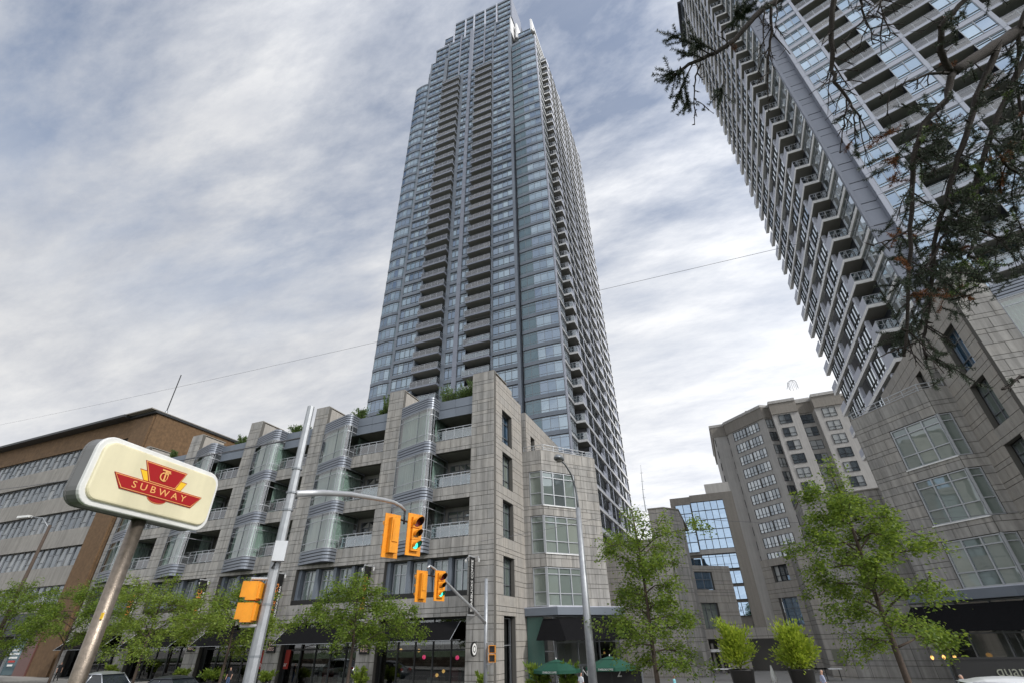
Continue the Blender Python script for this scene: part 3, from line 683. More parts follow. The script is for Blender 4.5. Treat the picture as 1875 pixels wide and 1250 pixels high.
for k in range(NF_T+1):
    z=fl(k)
    if k<NF_S:
        arc_floor(CT,ARC_R,k,(0,1)); arc_floor(CT,ARC_L,k,(4,))
    if k<NF_M:
        for xa,xb,nc in XW: col_floor(CT,(xa,TY),(xb,TY),k,nc)
    if k<NF_S-1:      # balcony columns and the windows around the central strip
        col_floor(CT,(-36.5,TY+.35),(-34.95,TY+.35),k,2); col_floor(CT,(-34.1,TY+.35),(-32.6,TY+.35),k,2)
        for xa,xb,ret in ((-42.4,-37.3,1),(-32.6,-27.75,-1)):
            pbox(CT,'balcony_slab','panel_corner',((xa+xb)/2,TY+.45,z+.0),(xb-xa,2.3,.30))
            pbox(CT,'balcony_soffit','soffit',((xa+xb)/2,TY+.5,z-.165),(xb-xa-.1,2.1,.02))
            key='tower_rail_%d'%ret
            if key not in TM:
                w=xb-xa; r=MB()
                for z_,t in ((1.05,.05),(.72,.03),(.1,.04)): r.box((w/2,0,z_),(w,.05,t),'frame_light')
                for i in range(5): r.box((w*i/4,0,.53),(.04,.04,1.06),'frame_light')
                for i in range(4): r.box((w*(i+.5)/4,0,.5),(w/4-.05,.012,.9),'rail_glass')
                sx=w if ret>0 else 0
                for z_,t in ((1.05,.05),(.72,.03),(.1,.04)): r.box((sx,.6,z_),(.05,1.2,t),'frame_light')
                r.box((sx,.6,.5),(.012,1.1,.9),'rail_glass'); tmpl(key,r)
            piece(CT,'balcony_railing',key,(xa,TY-.66,z+.15))
            strip_unit(CT,'balcony_door',(xa+.1,TY+1.6),(xb-.1,TY+1.6),z+.15,4,h=2.6,glass='tower_glass',rows=(.3,.86))
    if NF_S-1<=k<NF_U:
        for a,c,nc in ((-42.0,-38.6,3),(-38.2,-34.9,3),(-34.2,-30.9,3),(-30.5,-27.6,3)): col_floor(CT,(a,TY+1.0),(c,TY+1.0),k,nc)
    if NF_M<=k<NF_U:
        for a,c,nc in ((-46.6,-42.5,4),(-27.2,-22.9,4)): col_floor(CT,(a,TY+1.2),(c,TY+1.2),k,nc)
    if NF_S<=k<NF_M+1:
        col_floor(CT,(-21.6,TY+3.4),(-17.2,TY+3.4),k,4); col_floor(CT,(-50.2,TY+3.4),(-47.3,TY+3.4),k,3)
    if NF_U<=k:
        for a,c,nc in ((-41.0,-37.6,3),(-37.2,-34.9,2),(-34.2,-31.0,3),(-30.6,-27.0,3),(-26.6,-22.6,4)): col_floor(CT,(a,TY+1.4),(c,TY+1.4),k,nc)
        if k<NF_U+2: col_floor(CT,(-44.3,TY+1.4),(-41.3,TY+1.4),k,3)
b=MB(); zt=lambda k:fl(k)
# core volumes behind the skin, darkened to paint overhang shadow in the floor gaps
b.bx(-47.0,-22.6,TY+1.7,97.5,JZ,zt(NF_S-1),'panel_dark'); b.bx(-46.9,-22.9,TY+1.35,97.,zt(NF_S-1),zt(NF_U),'panel_dark'); b.bx(-51.4,-46.9,61.6,97,JZ,zt(NF_S)-.3,'panel_dark'); b.bx(-22.7,-16.5,61.3,97.4,JZ,zt(NF_S)-.3,'panel_dark')
b.bx(-50.0,-46.9,TY+3.6,94,zt(NF_S)-.3,zt(NF_M+1),'panel_dark'); b.bx(-22.9,-17.3,TY+3.6,94,zt(NF_S)-.3,zt(NF_M+1),'panel_dark'); b.bx(-41.3,-22.4,TY+1.6,92,zt(NF_U),zt(NF_T+1),'panel_dark'); b.bx(-44.5,-41.25,TY+1.62,90,zt(NF_U),zt(NF_U+2),'panel_dark')
b.bx(-37,-31.5,66,84,zt(NF_T+1),zt(NF_T+1)+6,'panel'); put('tower_core',b,CT)
def vpier(T,x0,x1,y0,y1,z0,z1,mat='panel',name='pier'):
    n=max(1,round((z1-z0)/FH/3)); h=(z1-z0)/n
    for i in range(n): pbox(T,name,mat,((x0+x1)/2,(y0+y1)/2,z0+h*(i+.5)),(abs(x1-x0),abs(y1-y0),h-.03))
vpier(CT,-47.2,-46.72,TY-.12,TY+1.3,JZ,zt(NF_M)); vpier(CT,-23.15,-22.6,TY-.12,TY+1.3,JZ,zt(NF_M)); vpier(CT,-42.6,-42.3,TY-.1,TY+1.2,JZ,zt(NF_M)); vpier(CT,-27.78,-27.45,TY-.1,TY+1.2,JZ,zt(NF_M)); vpier(CT,-34.95,-34.12,TY+.15,TY+1.7,JZ,zt(NF_U)+1.5,'panel_corner'); vpier(CT,-37.25,-36.5,TY+.3,TY+1.8,JZ,zt(NF_S-1))
for x in (-38.4,-30.7): vpier(CT,x-.2,x+.2,TY+.85,TY+1.6,zt(NF_S-1),zt(NF_U)+2.6,'panel_corner')
for x in (-42.2,-27.4): vpier(CT,x-.25,x+.25,TY+.85,TY+1.6,zt(NF_M),zt(NF_U)+1.2)
vpier(CT,-16.15,-15.85,60.75,61.25,JZ,zt(NF_S)+1,'panel_light'); vpier(CT,-52.15,-51.9,61.1,61.7,JZ,zt(NF_S)+.4,'panel_dark')
# crown: fins, parapets, roof rails
b=MB()
for x,zt_,h in ((-41.2,zt(NF_T+1),4.),(-37.4,zt(NF_T+1),2),(-34.5,zt(NF_T+1),4.5),(-30.8,zt(NF_T+1),2),(-27.0,zt(NF_T+1),5)): b.bx(x-.2,x+.2,TY+1.1,TY+3.2,zt(NF_U),zt_+h*.22,'panel_light')
for i in range(6): b.bx(-46.3+i*.8,-46.1+i*.8,TY+1.1,TY+2.2,zt(NF_U),zt(NF_U)+1.8,'panel_light')
b.bx(-46.9,-22.7,TY+1.05,TY+1.5,zt(NF_U),zt(NF_U)+.8,'panel'); b.bx(-41.3,-22.3,TY+1.25,TY+1.7,zt(NF_T+1),zt(NF_T+1)+.9,'panel'); b.bx(-22.55,-22.2,TY+1.2,TY+9,zt(NF_U),zt(NF_T+1)+1.2,'panel_corner')
put('crown_fins',b,CT)
b=MB(); ribbon(b,ARC_R,zt(NF_S)+.06,zt(NF_S)+1.0,'panel',.05,cap=.2); ribbon(b,ARC_L,zt(NF_S)+.06,zt(NF_S)+.7,'panel',.05,cap=.2); b.bx(-17.4,-16.9,62.5,66,zt(NF_M),zt(NF_M+1)+3,'slab_white'); b.bx(-21.9,-21.4,62.8,66,zt(NF_M),zt(NF_M+1)+5,'slab_white'); b.bx(-22.9,-22.5,61.2,64,zt(NF_M),zt(NF_U)+1,'slab_white'); put('parapet',b,CT)
# sides: window column, balcony, then slab bands with framed windows and recessed balconies
def tower_side(T,xin,xout,y_start,y_win,y_end,sgn,nfl,z_of,flipdir,kmin=0,mat='slab_white'):
    """xin: wall plane of the window column, xout: slab edge plane; sgn +1 faces +X"""
    def S_(a,c,x): return ((x,a),(x,c)) if sgn>0 else ((x,c),(x,a))
    for k in range(kmin,nfl):
        z=z_of(k)
        s=S_(y_start+.45,y_win-.1,xin); strip_unit(T,'window',s[0],s[1],z+.42,3,h=2.5,rows=(.22,.8),frame='frame_light',glass='side_glass')
        pbox(T,'slab_edge',mat,(xin,(y_start+.3+y_win)/2,z+.15),(.34,y_win-y_start-.3,.42))
        # balcony
        yb=y_win+2.5; xm=(xin+xout)/2
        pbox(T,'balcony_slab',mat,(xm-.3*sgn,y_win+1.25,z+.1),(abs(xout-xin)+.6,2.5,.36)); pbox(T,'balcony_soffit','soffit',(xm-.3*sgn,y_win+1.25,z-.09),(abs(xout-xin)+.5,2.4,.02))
        pbox(T,'balcony_parapet','panel_light',(xout-.05*sgn,y_win+1.25,z+.8),(.1,2.4,1.05))
        key=('siderail',round(abs(xout-xin),2))
        if key not in TM:
            w=abs(xout-xin); r=MB()
            for z_,t in ((1.05,.05),(.6,.03),(.08,.04)): r.box((0,0,z_),(w,.05,t),'frame_light')
            for i in range(4): r.box((-w/2+w*i/3,0,.53),(.04,.04,1.06),'frame_light')
            r.box((0,0,.5),(w,.012,.95),'rail_glass'); tmpl(key,r)
        piece(T,'balcony_railing',key,(xm,y_win+.04,z+.28))
        # banded part
        y=yb; i=0
        pbox(T,'slab_edge',mat,(xout-.22*sgn,(yb+y_end)/2,z+.15),(.44,y_end-yb,.38))
        while y<y_end-1:
            w=min(3.3 if i%3!=2 else 3.0,y_end-y)
            if i%3==2:
                s=S_(y,y+w,xout-1.5*sgn); strip_unit(T,'balcony_door',s[0],s[1],z+.34,3,h=2.4,rows=(.3,.86),frame='frame_dark'); pbox(T,'balcony_parapet','panel_light',(xout-.06*sgn,y+w/2,z+.75),(.08,w-.06,.85))
            else:
                s=S_(y+.25,y+w-.25,xout-.16*sgn); strip_unit(T,'window',s[0],s[1],z+.62,3,h=2.05,rows=(.25,),frame='frame_dark',glass='side_glass'); pbox(T,'side_pier','panel_light',(xout-.25*sgn,y,z+1.5),(.34,.5,2.6)); pbox(T,'side_sill','panel_light',(xout-.25*sgn,y+w/2,z+.47),(.3,w-.5,.3))
            y+=w; i+=1
tower_side(CT,-15.95,-14.45,60.9,64.4,98,1,NF_S-1,fl,False)
for k in range(NF_S-1,NF_M+1):
    z=fl(k); pbox(CT,'slab_edge','slab_white',(-16.6,78,z+.15),(.44,30,.9))
    for i in range(9): strip_unit(CT,'window',(-16.75,63.6+i*3.3),(-16.75,66.5+i*3.3),z+.62,3,h=2.2,rows=(.25,),frame='frame_dark',glass='side_glass')
RTW=thing('right_glass_tower','lavender grey glass tower with white balconies rising on the right edge','building',(30,52,0))
rz=lambda k:3.1+23.74-FH*2+FH*k
NR=34
tower_side(RTW,19.9,18.2,43.0,47.75,69,-1,NR,rz,True)
ca,sa=math.cos(R(-18)),math.sin(R(-18)); P0=Vector((21.3,42.4))
def U(u,o=0): return (P0.x+ca*u+sa*o,P0.y+sa*u-ca*o)      # o: outward offset
YR=R(-18)
def rbox(name,mat,u0,u1,o0,o1,z0,z1):
    c=U((u0+u1)/2,(o0+o1)/2); pbox(RTW,name,mat,(c[0],c[1],(z0+z1)/2),(u1-u0,abs(o1-o0),z1-z0),YR)
for k in range(NR+3):
    z=rz(k)
    pbox(RTW,'corner_panel','panel_corner',(20.55,43.08,z+.97),(1.5,.12,1.86)); pbox(RTW,'corner_panel','panel_corner',(20.55,43.08,z+2.43),(1.5,.12,.92)); pbox(RTW,'reveal_panel','panel_corner',(21.52,42.86,z+FH/2),(.48,.5,FH-.07))
    pbox(RTW,'corner_post','panel_corner',(19.80,43.12,z+FH/2),(.30,.34,FH-.002))
    rbox('face_pier','panel_light',-.02,.38,-1.2,.02,z+.02,z+FH-.02)
    for i in range(5):
        ub=3.0+5.72*i
        wa,wb=(.4,2.9) if i==0 else (ub-2.35,ub-.12)
        spandrel_z=z+.06
        rbox('spandrel_panel','panel_light',wa,wb,-.12,.0,z+.06,z+.66)
        s=(U(wa,-.02),U(wb,-.02)); strip_unit(RTW,'window',s[0],s[1],z+.72,3 if i==0 else 2,glass='tower_blue',frame='frame_light')
        rbox('face_pier','panel_light',ub-.14,ub+.16,-.5,.08,z+.02,z+FH-.02)
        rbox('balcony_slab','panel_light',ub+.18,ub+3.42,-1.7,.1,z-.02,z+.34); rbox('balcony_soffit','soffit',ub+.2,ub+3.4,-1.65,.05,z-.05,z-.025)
        key='rt_rail'
        if key not in TM:
            w=3.2; r=MB()
            for z_,t in ((1.05,.05),(.62,.035),(.1,.04)): r.box((w/2,0,z_),(w,.05,t),'frame_light')
            for j in range(4): r.box((w*j/3,0,.53),(.045,.045,1.06),'frame_light')
            r.box((w/2,0,.5),(w,.012,.95),'rail_glass'); tmpl(key,r)
        c=U(ub+.2,.03); piece(RTW,'balcony_railing',key,(c[0],c[1],z+.34),YR)
        s=(U(ub+.2,-1.65),U(ub+3.4,-1.65)); strip_unit(RTW,'balcony_door',s[0],s[1],z+.34,3,h=2.5,glass='tower_glass',rows=(.3,.86))
b=MB(); b.bx(20.0,45,45.2,68.5,12,rz(NR+3),'panel_dark'); c=U(15,-6.8); b.box((c[0],c[1],70),(30.2,10,115),'panel_dark',YR); b.bx(19.99,21.6,43.16,47.6,15,rz(NR+3),'panel_dark'); put('tower_core',b,RTW)
b=MB(); b.bx(18.0,21,43,69.2,rz(NR)-.1,rz(NR)+.4,'panel'); b.bx(17.4,20,60,70,rz(NR)+.5,rz(NR)+1.2,'panel_dark'); put('roof_edge',b,RTW)

# ------------------------------------------------------------------ plaza wings and portal
PW=thing('plaza_portal_building','low grey stone plaza wings with entrance openings between the two blocks','building',(1,58,.1))
wall(PW,(-11.2,52),(-6.2,52),0,11.4,[(3.2,3.9,8.2,10)],single=True,mat='stone_warm'); wall(PW,(-6.2,52),(-4.7,52),0,14.3,single=True,mat='stone_warm'); wall(PW,(-4.7,52),(-3.4,53.6),0,14.3,single=True); wall(PW,(-3.4,53.6),(-3.4,58.6),0,14.3,single=True)
wall(PW,(-11.2,47.5),(-11.2,52),0,11.4,single=True)
wall(PW,(6.1,53.4),(7.6,52),0,9.9,single=True,mat='stone_warm'); wall(PW,(7.6,52),(14.5,50.5),0,13.7,[(2.6,3.2,6,8)],single=True); wall(PW,(6.1,58.4),(6.1,53.4),0,9.9,single=True); wall(PW,(7.6,56),(7.6,52),9.9,13.7,single=True)
wall(PW,(-3.4,58.2),(.2,61.2),0,9.6,[(.1,2.3,7.3,9.0),(.2,2.2,3.8,6.1),(.15,1.9,0,2.95)],single=True,mat='stone_warm')
wall(PW,(3.4,61.2),(6.2,58.0),0,9.9,[(1.3,3.3,7.7,9.2),(1.1,3.4,3.9,6.3),(1.0,3.3,0,3.15)],single=True,mat='stone_warm')
wall(PW,(.2,61.2),(3.4,61.2),2.9,3.9,single=True,mat='stone_warm')
def lerp(a,c,t): return (a[0]+(c[0]-a[0])*t,a[1]+(c[1]-a[1])*t)
pa,pc=(-3.4,58.2),(.2,61.2); qa,qc=(3.4,61.2),(6.2,58.0)
window(PW,lerp(pa,pc,.03),lerp(pa,pc,.48),7.35,9.0,2,[.55],inset=.15,glass='mirror_glass',frame='frame'); window(PW,lerp(pa,pc,.05),lerp(pa,pc,.46),3.85,6.1,3,[.75],inset=.3,glass='stone_glass',frame='frame')
window(PW,lerp(qa,qc,.32),lerp(qa,qc,.77),7.75,9.2,3,[.35],inset=.25,glass='white_glass',frame='frame_dark'); window(PW,lerp(qa,qc,.28),lerp(qa,qc,.8),3.95,6.3,2,[.6],inset=.35,glass='mirror_glass',frame='frame')
b=MB()
for p,q,t0,t1 in ((pa,pc,.04,.4),(qa,qc,.25,.77)):
    for t in (t0+.06,(t0+t1)/2+.04,t1-.04):
        x,y=lerp(p,q,t); b.box((x,y+.6,1.3),(.22,.22,2.6),'concrete'); 
    x,y=lerp(p,q,(t0+t1)/2); b.box((x,y+.35,2.0),(2.2,.9,.22),'slab_white',math.atan2(q[1]-p[1],q[0]-p[0]))
b.bx(-6,8,64,64.3,0,3.4,'mortar'); b.bx(-11,-6.2,52.4,66,0,11.3,'mortar'); b.bx(-6.15,-4.9,52.4,66,0,14.2,'stone_warm'); b.bx(-4.8,-3.8,54.5,66,0,14.2,'mortar'); b.bx(8.0,14.4,52.4,56,0,13.6,'mortar'); b.bx(6.5,8.0,53.7,58,0,9.8,'mortar'); b.prism([(-6.25,51.9),(-4.65,51.9),(-3.3,53.5),(-3.3,66),(-6.25,66)],14.3,14.42,'concrete_cap'); b.bx(-11.3,-6.2,51.9,66,11.4,11.52,'concrete_cap'); b.prism([(7.5,51.95),(14.5,50.4),(14.5,56),(7.5,56)],13.7,13.82,'concrete_cap')
put('portal_columns',b,PW)
for x,y,yw in ((-4.05,52.75,R(50)),(6.82,52.62,R(-45))):
    b=MB(); b.box((x+math.sin(yw)*.05,y-math.cos(yw)*.05,1.6),(1.0,.05,1.0),'bronze',yw); tag(put('wall_plaque',b),'bronze plaque on the %s plaza wing beside the entrance'%('left' if x<0 else 'right'),'plaque')
GB=thing('mirrored_glass_block','mirrored blue glass block with concrete frame behind the plaza','building',(-1,84,0))
b=MB(); b.bx(-6,3.2,80.4,95,0,21.7,'concrete_cap'); b.bx(-3.0,3.2,80.05,80.4,20.75,21.8,'concrete_cap'); b.bx(-6,-3.05,80.05,80.4,20.25,20.9,'concrete_cap'); b.bx(-6,3.2,80.05,80.4,13.35,13.95,'concrete_beige'); b.bx(-.5,3.2,84,94,21.7,24.2,'concrete_beige'); b.bx(1.7,3.2,80.0,80.4,0,21.7,'concrete_cap'); put('frame_wall',b,GB)
for j in range(6):
    z0=14.0+j*1.36 if j<5 else 11.9
    for i in range(5):
        x0=-3.0+i*.94; z1=min(z0+1.33,20.72)
        window(GB,(x0,80.2),(x0+.92,80.2),z0,z1,1,[],inset=0,glass='mirror_glass',frame='frame_dark',fw=.03,name='pane',tilt=.02)
    for i in range(2):
        x0=-5.3+i*1.1; window(GB,(x0,79.6),(x0+1.08,79.6),z0-.35,z0+.98,1,[],inset=0,glass='mirror_glass',frame='frame_dark',fw=.03,name='pane',tilt=.02)
for j in range(4):
    for i in range(5):
        x0=-3.0+i*.94; z0=5.5+j*1.95; window(GB,(x0,80.2),(x0+.92,80.2),z0,z0+1.6,1,[],inset=0,glass='mirror_glass',frame='frame_dark',fw=.03,name='pane',tilt=.02)
# ------------------------------------------------------------------ concrete apartment slab behind
MR=thing('concrete_apartment_block','stepped beige concrete apartment block behind the plaza trees','building',(20,118,0))
MT=46.2; mz=lambda k:MT-5.15-2.85*k
faces=[((3.9,118),(6.9,118)),((6.9,118),(7.05,117.2)),((7.05,117.2),(14.6,110)),((14.6,110),(16.2,110.9)),((16.2,109.0),(21.2,109.0)),((21.2,111),(24.2,111)),((24.2,108.8),(29.4,108.8)),((29.4,111),(32.4,111)),((32.4,108.6),(39,108.6))]
b=MB(); poly=[(3.9,118),(6.9,118),(7.05,117.2),(14.6,110),(16.2,110.9),(16.2,109),(21.2,109),(21.2,111),(24.2,111),(24.2,108.8),(29.4,108.8),(29.4,111),(32.4,111),(32.4,108.6),(39,108.6),(39,140),(3.9,140)]
b.prism(poly,0,MT-3.0,'concrete_beige'); put('wall',b,MR)
b=MB(); cx,cy=20,124; b.prism([(x+(x-cx)*.018,y+(y-cy)*.018) for x,y in poly],MT-3.0,MT-.6,'concrete_cap'); b.prism([(x+(x-cx)*.03,y+(y-cy)*.03) for x,y in poly],MT-.6,MT,'concrete_beige'); ro=put('cornice',b,MR)
b=MB(); b.bx(12,30,116,130,MT,MT+1.6,'concrete_cap'); b.bx(18,26,118,128,MT,MT+3.2,'concrete_beige'); put('roof_penthouse',b,MR)
d45=Vector((7.55,-7.2)).normalized()
for k in range(15):
    z=mz(k)
    if z<2: break
    for t0 in (1.5,5.15):
        a=(7.05+d45.x*t0,117.2+d45.y*t0); c=(7.05+d45.x*(t0+3.5),117.2+d45.y*(t0+3.5))
        window(MR,a,c,z-.1,z+1.85,4,[.32],inset=-.06,glass='white_glass',frame='frame_dark',fw=.07)
    for xa,xb,y in ((14.8,16.0,110.3),(17.2,19.6,109.0),(21.6,23.9,111),(25.4,27.8,108.8),(29.8,32.1,111),(33.4,35.8,108.6),(36.4,38.4,108.6)):
        if xa==14.8: window(MR,(14.75,110.08),(16.1,110.82),z-.1,z+1.85,2,[.32],inset=-.06,glass='white_glass',frame='frame_dark',fw=.07)
        else: window(MR,(xa,y),(xb,y),z-.1,z+1.85,2,[.35],inset=-.06,glass='white_glass',frame='frame_dark',fw=.07)
    for xa in (3.95,6.82): pbox(MR,'slot_window','frame_dark',(xa+.1,117.93,z+.8),(.16,.16,1.7))
# ------------------------------------------------------------------ brown brick office building on the left
BB=thing('brick_office_building','brown brick office building with grey concrete bands at the left edge','building',(-90,40,1.2))
BT=28.45
b=MB(); b.bx(-200,-65.2,34.35,58,0,BT-.3,'void'); b.bx(-200,-65.2,34.0,34.35,25.6,BT-.3,'brick'); b.bx(-65.2,-61.6,34.0,62,0,BT-.3,'brick'); b.bx(-65.2,-61.9,33.82,34.0,0,BT-.6,'brick'); put('brick_wall',b,BB)
b=MB(); b.bx(-200,-66.2,32.8,60,BT-.3,BT,'frame_dark'); b.bx(-66.2,-61.4,33.6,62.2,BT-.3,BT-.02,'frame_dark'); b.bx(-200,-61.5,33,62,BT,BT+.12,'concrete_cap'); put('roof_edge',b,BB)
b=MB(); b.bx(-61.6,-58.5,46,70,15,BT-1.2,'brick'); b.bx(-61.7,-58.3,45.9,70,BT-1.2,BT-1.0,'frame_dark'); put('stair_block',b,BB)
for j,zt_ in enumerate((25.6,21.45,17.3,13.3,9.2)):
    for i in range(6): pbox(BB,'concrete_band','concrete',(-65.3-6.2*(i+.5),34.05,zt_-3.15 if j<4 else zt_-2.9),(6.17,.3,1.9 if j<4 else 1.6))
    for i in range(31):
        x=-65.3-1.2*(i+.5)-.55; window(BB,(x-.57,34.25),(x+.57,34.25),zt_-2.18,zt_-.02,1,[.62] if (i*7+j*3)%5<3 else [.3],inset=0,glass='office_glass',frame='frame',fw=.06,name='window',tilt=.03)
g_=1.1; b=MB(); b.bx(-110,-66.2,33.2,34.0,4.6,6.6,'panel_dark'); b.bx(-67.3,-65.3,33.7,34.0,g_,5.4,'granite_red'); b.bx(-110,-69.6,34.0,34.3,g_,4.6,'void'); b.bx(-69.6,-69.4,33.6,34,g_,4.6,'frame'); b.bx(-77,-76.7,33.6,34,g_,4.6,'frame'); put('ground_floor',b,BB)
b=MB(); b.bx(-69.4,-67.4,33.75,33.85,g_+.2,5.2,'tower_teal'); po=put('window_poster',b,BB)
for i,(c_,w) in enumerate((('sign_white',1.2),('sign_white',1.5),('sign_white',1.3),('sign_red',1.0),('sign_white',.8))):
    b=MB(); b.bx(-68.4-w/2,-68.4+w/2,33.7,33.745,g_+2.2-i*.32,g_+2.36-i*.32,c_); put('poster_stripe',b,po)
text('shop_number','2221',.7,'sign_white',BB,(-73.2,33.15,5.6),(R(90),0,0))
b=MB(); b.tube([(-63.6,36,BT-3),(-63.6,36,BT+1.2)],.16,'galv',8); b.tube([(-63.6,36,BT+1.2),(-63.6,36,BT+6.6)],.065,'frame_dark',6); tag(put('roof_mast',b),'thin mast on the corner of the brick office building','mast')
flush()
# ================================================================== street furniture
def pX(px,py,X): d=ray(px,py); q=d*X/d[0]; return Vector((q[0],q[1],q[2]+ZC))
# ---- transit sign on a pole
SG=thing('transit_sign','cream subway sign box with red winged emblem on a steel pole','sign',(-5.16,3.06,1.5))
YS=R(98); SL=Vector((-5.16,3.06,0)); du=Vector((math.cos(YS),math.sin(YS),0)); dn=Vector((math.sin(YS),-math.cos(YS),0))
def rrect(hw,hh,r,n=7,cx=-.035,cz=4.465):
    out=[]
    for sx,sz,a0 in ((1,-1,-90),(1,1,0),(-1,1,90),(-1,-1,180)):
        for k in range(n):
            a=R(a0+90*k/(n-1)); out.append((cx+sx*(hw-r)+r*math.cos(a),cz+sz*(hh-r)+r*math.sin(a)))
    return out
def plate(name,poly,y0,y1,mat,parent,bevel=0):
    """polygon in (u,z), extruded along the sign normal from y0 to y1 (negative = front)"""
    bm=bmesh.new(); vs=[bm.verts.new((u,y0,z)) for u,z in poly]; f=bm.faces.new(vs); r=bmesh.ops.extrude_face_region(bm,geom=[f])
    bmesh.ops.translate(bm,verts=[v for v in r['geom'] if isinstance(v,bmesh.types.BMVert)],vec=(0,y1-y0,0)); bmesh.ops.recalc_face_normals(bm,faces=bm.faces)
    if bevel:
        es=[e for e in bm.edges if abs(e.verts[0].co.y-y0)<1e-6 and abs(e.verts[1].co.y-y0)<1e-6]; bmesh.ops.bevel(bm,geom=es,offset=bevel,segments=3,affect='EDGES',profile=.6)
    me=bpy.data.meshes.new(name); bm.to_mesh(me); bm.free(); me.materials.append(M[mat]); return put(name,me,parent,loc=SL,yaw=YS)
hb=plate('housing',rrect(.695,.30,.135),-.125,.03,'grey_plastic',SG)
for s in (-1,1):
    plate('rim',rrect(.70,.305,.14),-.135 if s<0 else .045,-.10 if s<0 else .02,'white_plastic' if s<0 else 'grey_plastic',SG,.012)
    pn=plate('sign_panel',rrect(.655,.258,.105),-.163 if s<0 else .065,-.13 if s<0 else .04,'cream',SG,.022)
    if s>0: continue
    Z=ZC
    def logo(name,poly,lay):
        cx=sum(p[0] for p in poly)/len(poly); cz=sum(p[1] for p in poly)/len(poly); w=max(p[0] for p in poly)-min(p[0] for p in poly); h=max(p[1] for p in poly)-min(p[1] for p in poly)
        for ins,y,m in lay:
            q=[(cx+(u-cx)*(1-2*ins*1.3/w),cz+Z+(z_-cz)*(1-2*ins/h)) for u,z_ in poly]; plate(name,q,-.163-y,-.160,m,pn)
    semi=[(-.035+.115*math.cos(R(a)),1.262+.062*math.sin(R(a))) for a in range(180,361,15)]
    logo('emblem_base',semi,((0,.001,'logo_red'),(.007,.0025,'logo_gold'),(.012,.004,'logo_red')))
    logo('emblem_wing',[(-.311,1.468),(-.22,1.469),(-.10,1.37),(-.238,1.372)],((0,.001,'logo_red'),(.007,.0025,'logo_yellow')))
    logo('emblem_wing',[(.15,1.47),(.239,1.469),(.188,1.372),(.05,1.372)],((0,.001,'logo_red'),(.007,.0025,'logo_yellow')))
    logo('emblem_shield',[(-.288,1.556),(.201,1.560),(.12,1.372),(-.186,1.372)],((0,.005,'logo_red'),(.007,.0065,'logo_gold'),(.014,.008,'logo_red')))
    logo('emblem_ribbon',[(-.532,1.373),(.462,1.376),(.364,1.249),(-.435,1.25)],((0,.0095,'logo_red'),(.007,.011,'logo_gold'),(.013,.0125,'logo_red')))
    def stxt(body,size,u,z_,xs=1.,off=.176,mat='logo_gold'):
        q=SL+du*u+dn*off; return text('lettering',body,size,mat,pn,(q.x,q.y,z_+ZC),(R(90),0,YS),ext=.001,xs=xs)
    stxt('S U B W A Y',.088,-.035,1.311,1.28); stxt('T',.165,-.045,1.462,1.0); stxt('T',.105,-.015,1.468,.9); stxt('C',.125,-.06,1.452,1.05)
b=MB(); b.tube([(-5.16,3.06,1.5),(-5.16,3.06,4.18)],.062,'brushed',20); b.tube([(-5.16,3.06,1.5),(-5.16,3.06,1.53)],.14,'brushed',20); put('pole',b,SG,smooth=True)
b=MB(); b.box((-5.108,3.025,3.36),(.01,.035,.05),'logo_yellow',YS); put('sticker',b,SG)
# ---- traffic signals
def signal_head(parent,loc,yaw,w=.60,h=1.30):
    """backplate and three lamps; faces local -y; loc is its middle"""
    L0=Vector(loc)
    def P(name,mb,par,**k): return put(name,mb,par,loc=L0,yaw=yaw,**k)
    bp_=MB()
    bp_.box((0,.03,0),(w,.03,h),'sig_yellow'); hp=P('backplate',bp_,parent)
    b=MB(); b.box((0,.13,0),(w*.5,.2,h*.8),'sig_yellow'); b.box((0,.245,.12),(w*.36,.03,h*.5),'sig_yellow'); P('housing',b,hp)
    for i,(m,z_) in enumerate((('lens_red',h*.28),('lens_amber',0),('sig_green',-h*.27))):
        r=.15 if i==0 else .115
        b=MB(); b.box((0,-.03,z_),(w*.52,.1,h*.26),'sig_yellow'); P('lamp_box',b,hp)
        v=MB(); n=14; out=[];inn=[]
        for k in range(n+1):
            a=R(-35+250*k/n); out.append((math.cos(a),math.sin(a)))
        for (a0,b0),(a1,b1) in zip(out[:-1],out[1:]):
            y0,yl0,yl1=-.08,-.08-.30*(.35+.65*max(0,(b0+.6)/1.6)),-.08-.30*(.35+.65*max(0,(b1+.6)/1.6))
            v.face([(a0*r,y0,z_+b0*r),(a1*r,y0,z_+b1*r),(a1*r,yl1,z_+b1*r),(a0*r,yl0,z_+b0*r)],'sig_yellow'); q=r*.955
            v.face([(a1*q,y0,z_+b1*q),(a0*q,y0,z_+b0*q),(a0*q,yl0,z_+b0*q),(a1*q,yl1,z_+b1*q)],'black_plastic'); v.face([(a0*r,yl0,z_+b0*r),(a1*r,yl1,z_+b1*r),(a1*q,yl1,z_+b1*q),(a0*q,yl0,z_+b0*q)],'sig_yellow')
        P('visor',v,hp)
        l=MB(); l.face([(math.cos(R(a))*r*.94,-.09,z_+math.sin(R(a))*r*.94) for a in range(0,360,20)],m); P('lens',l,hp)
    return hp
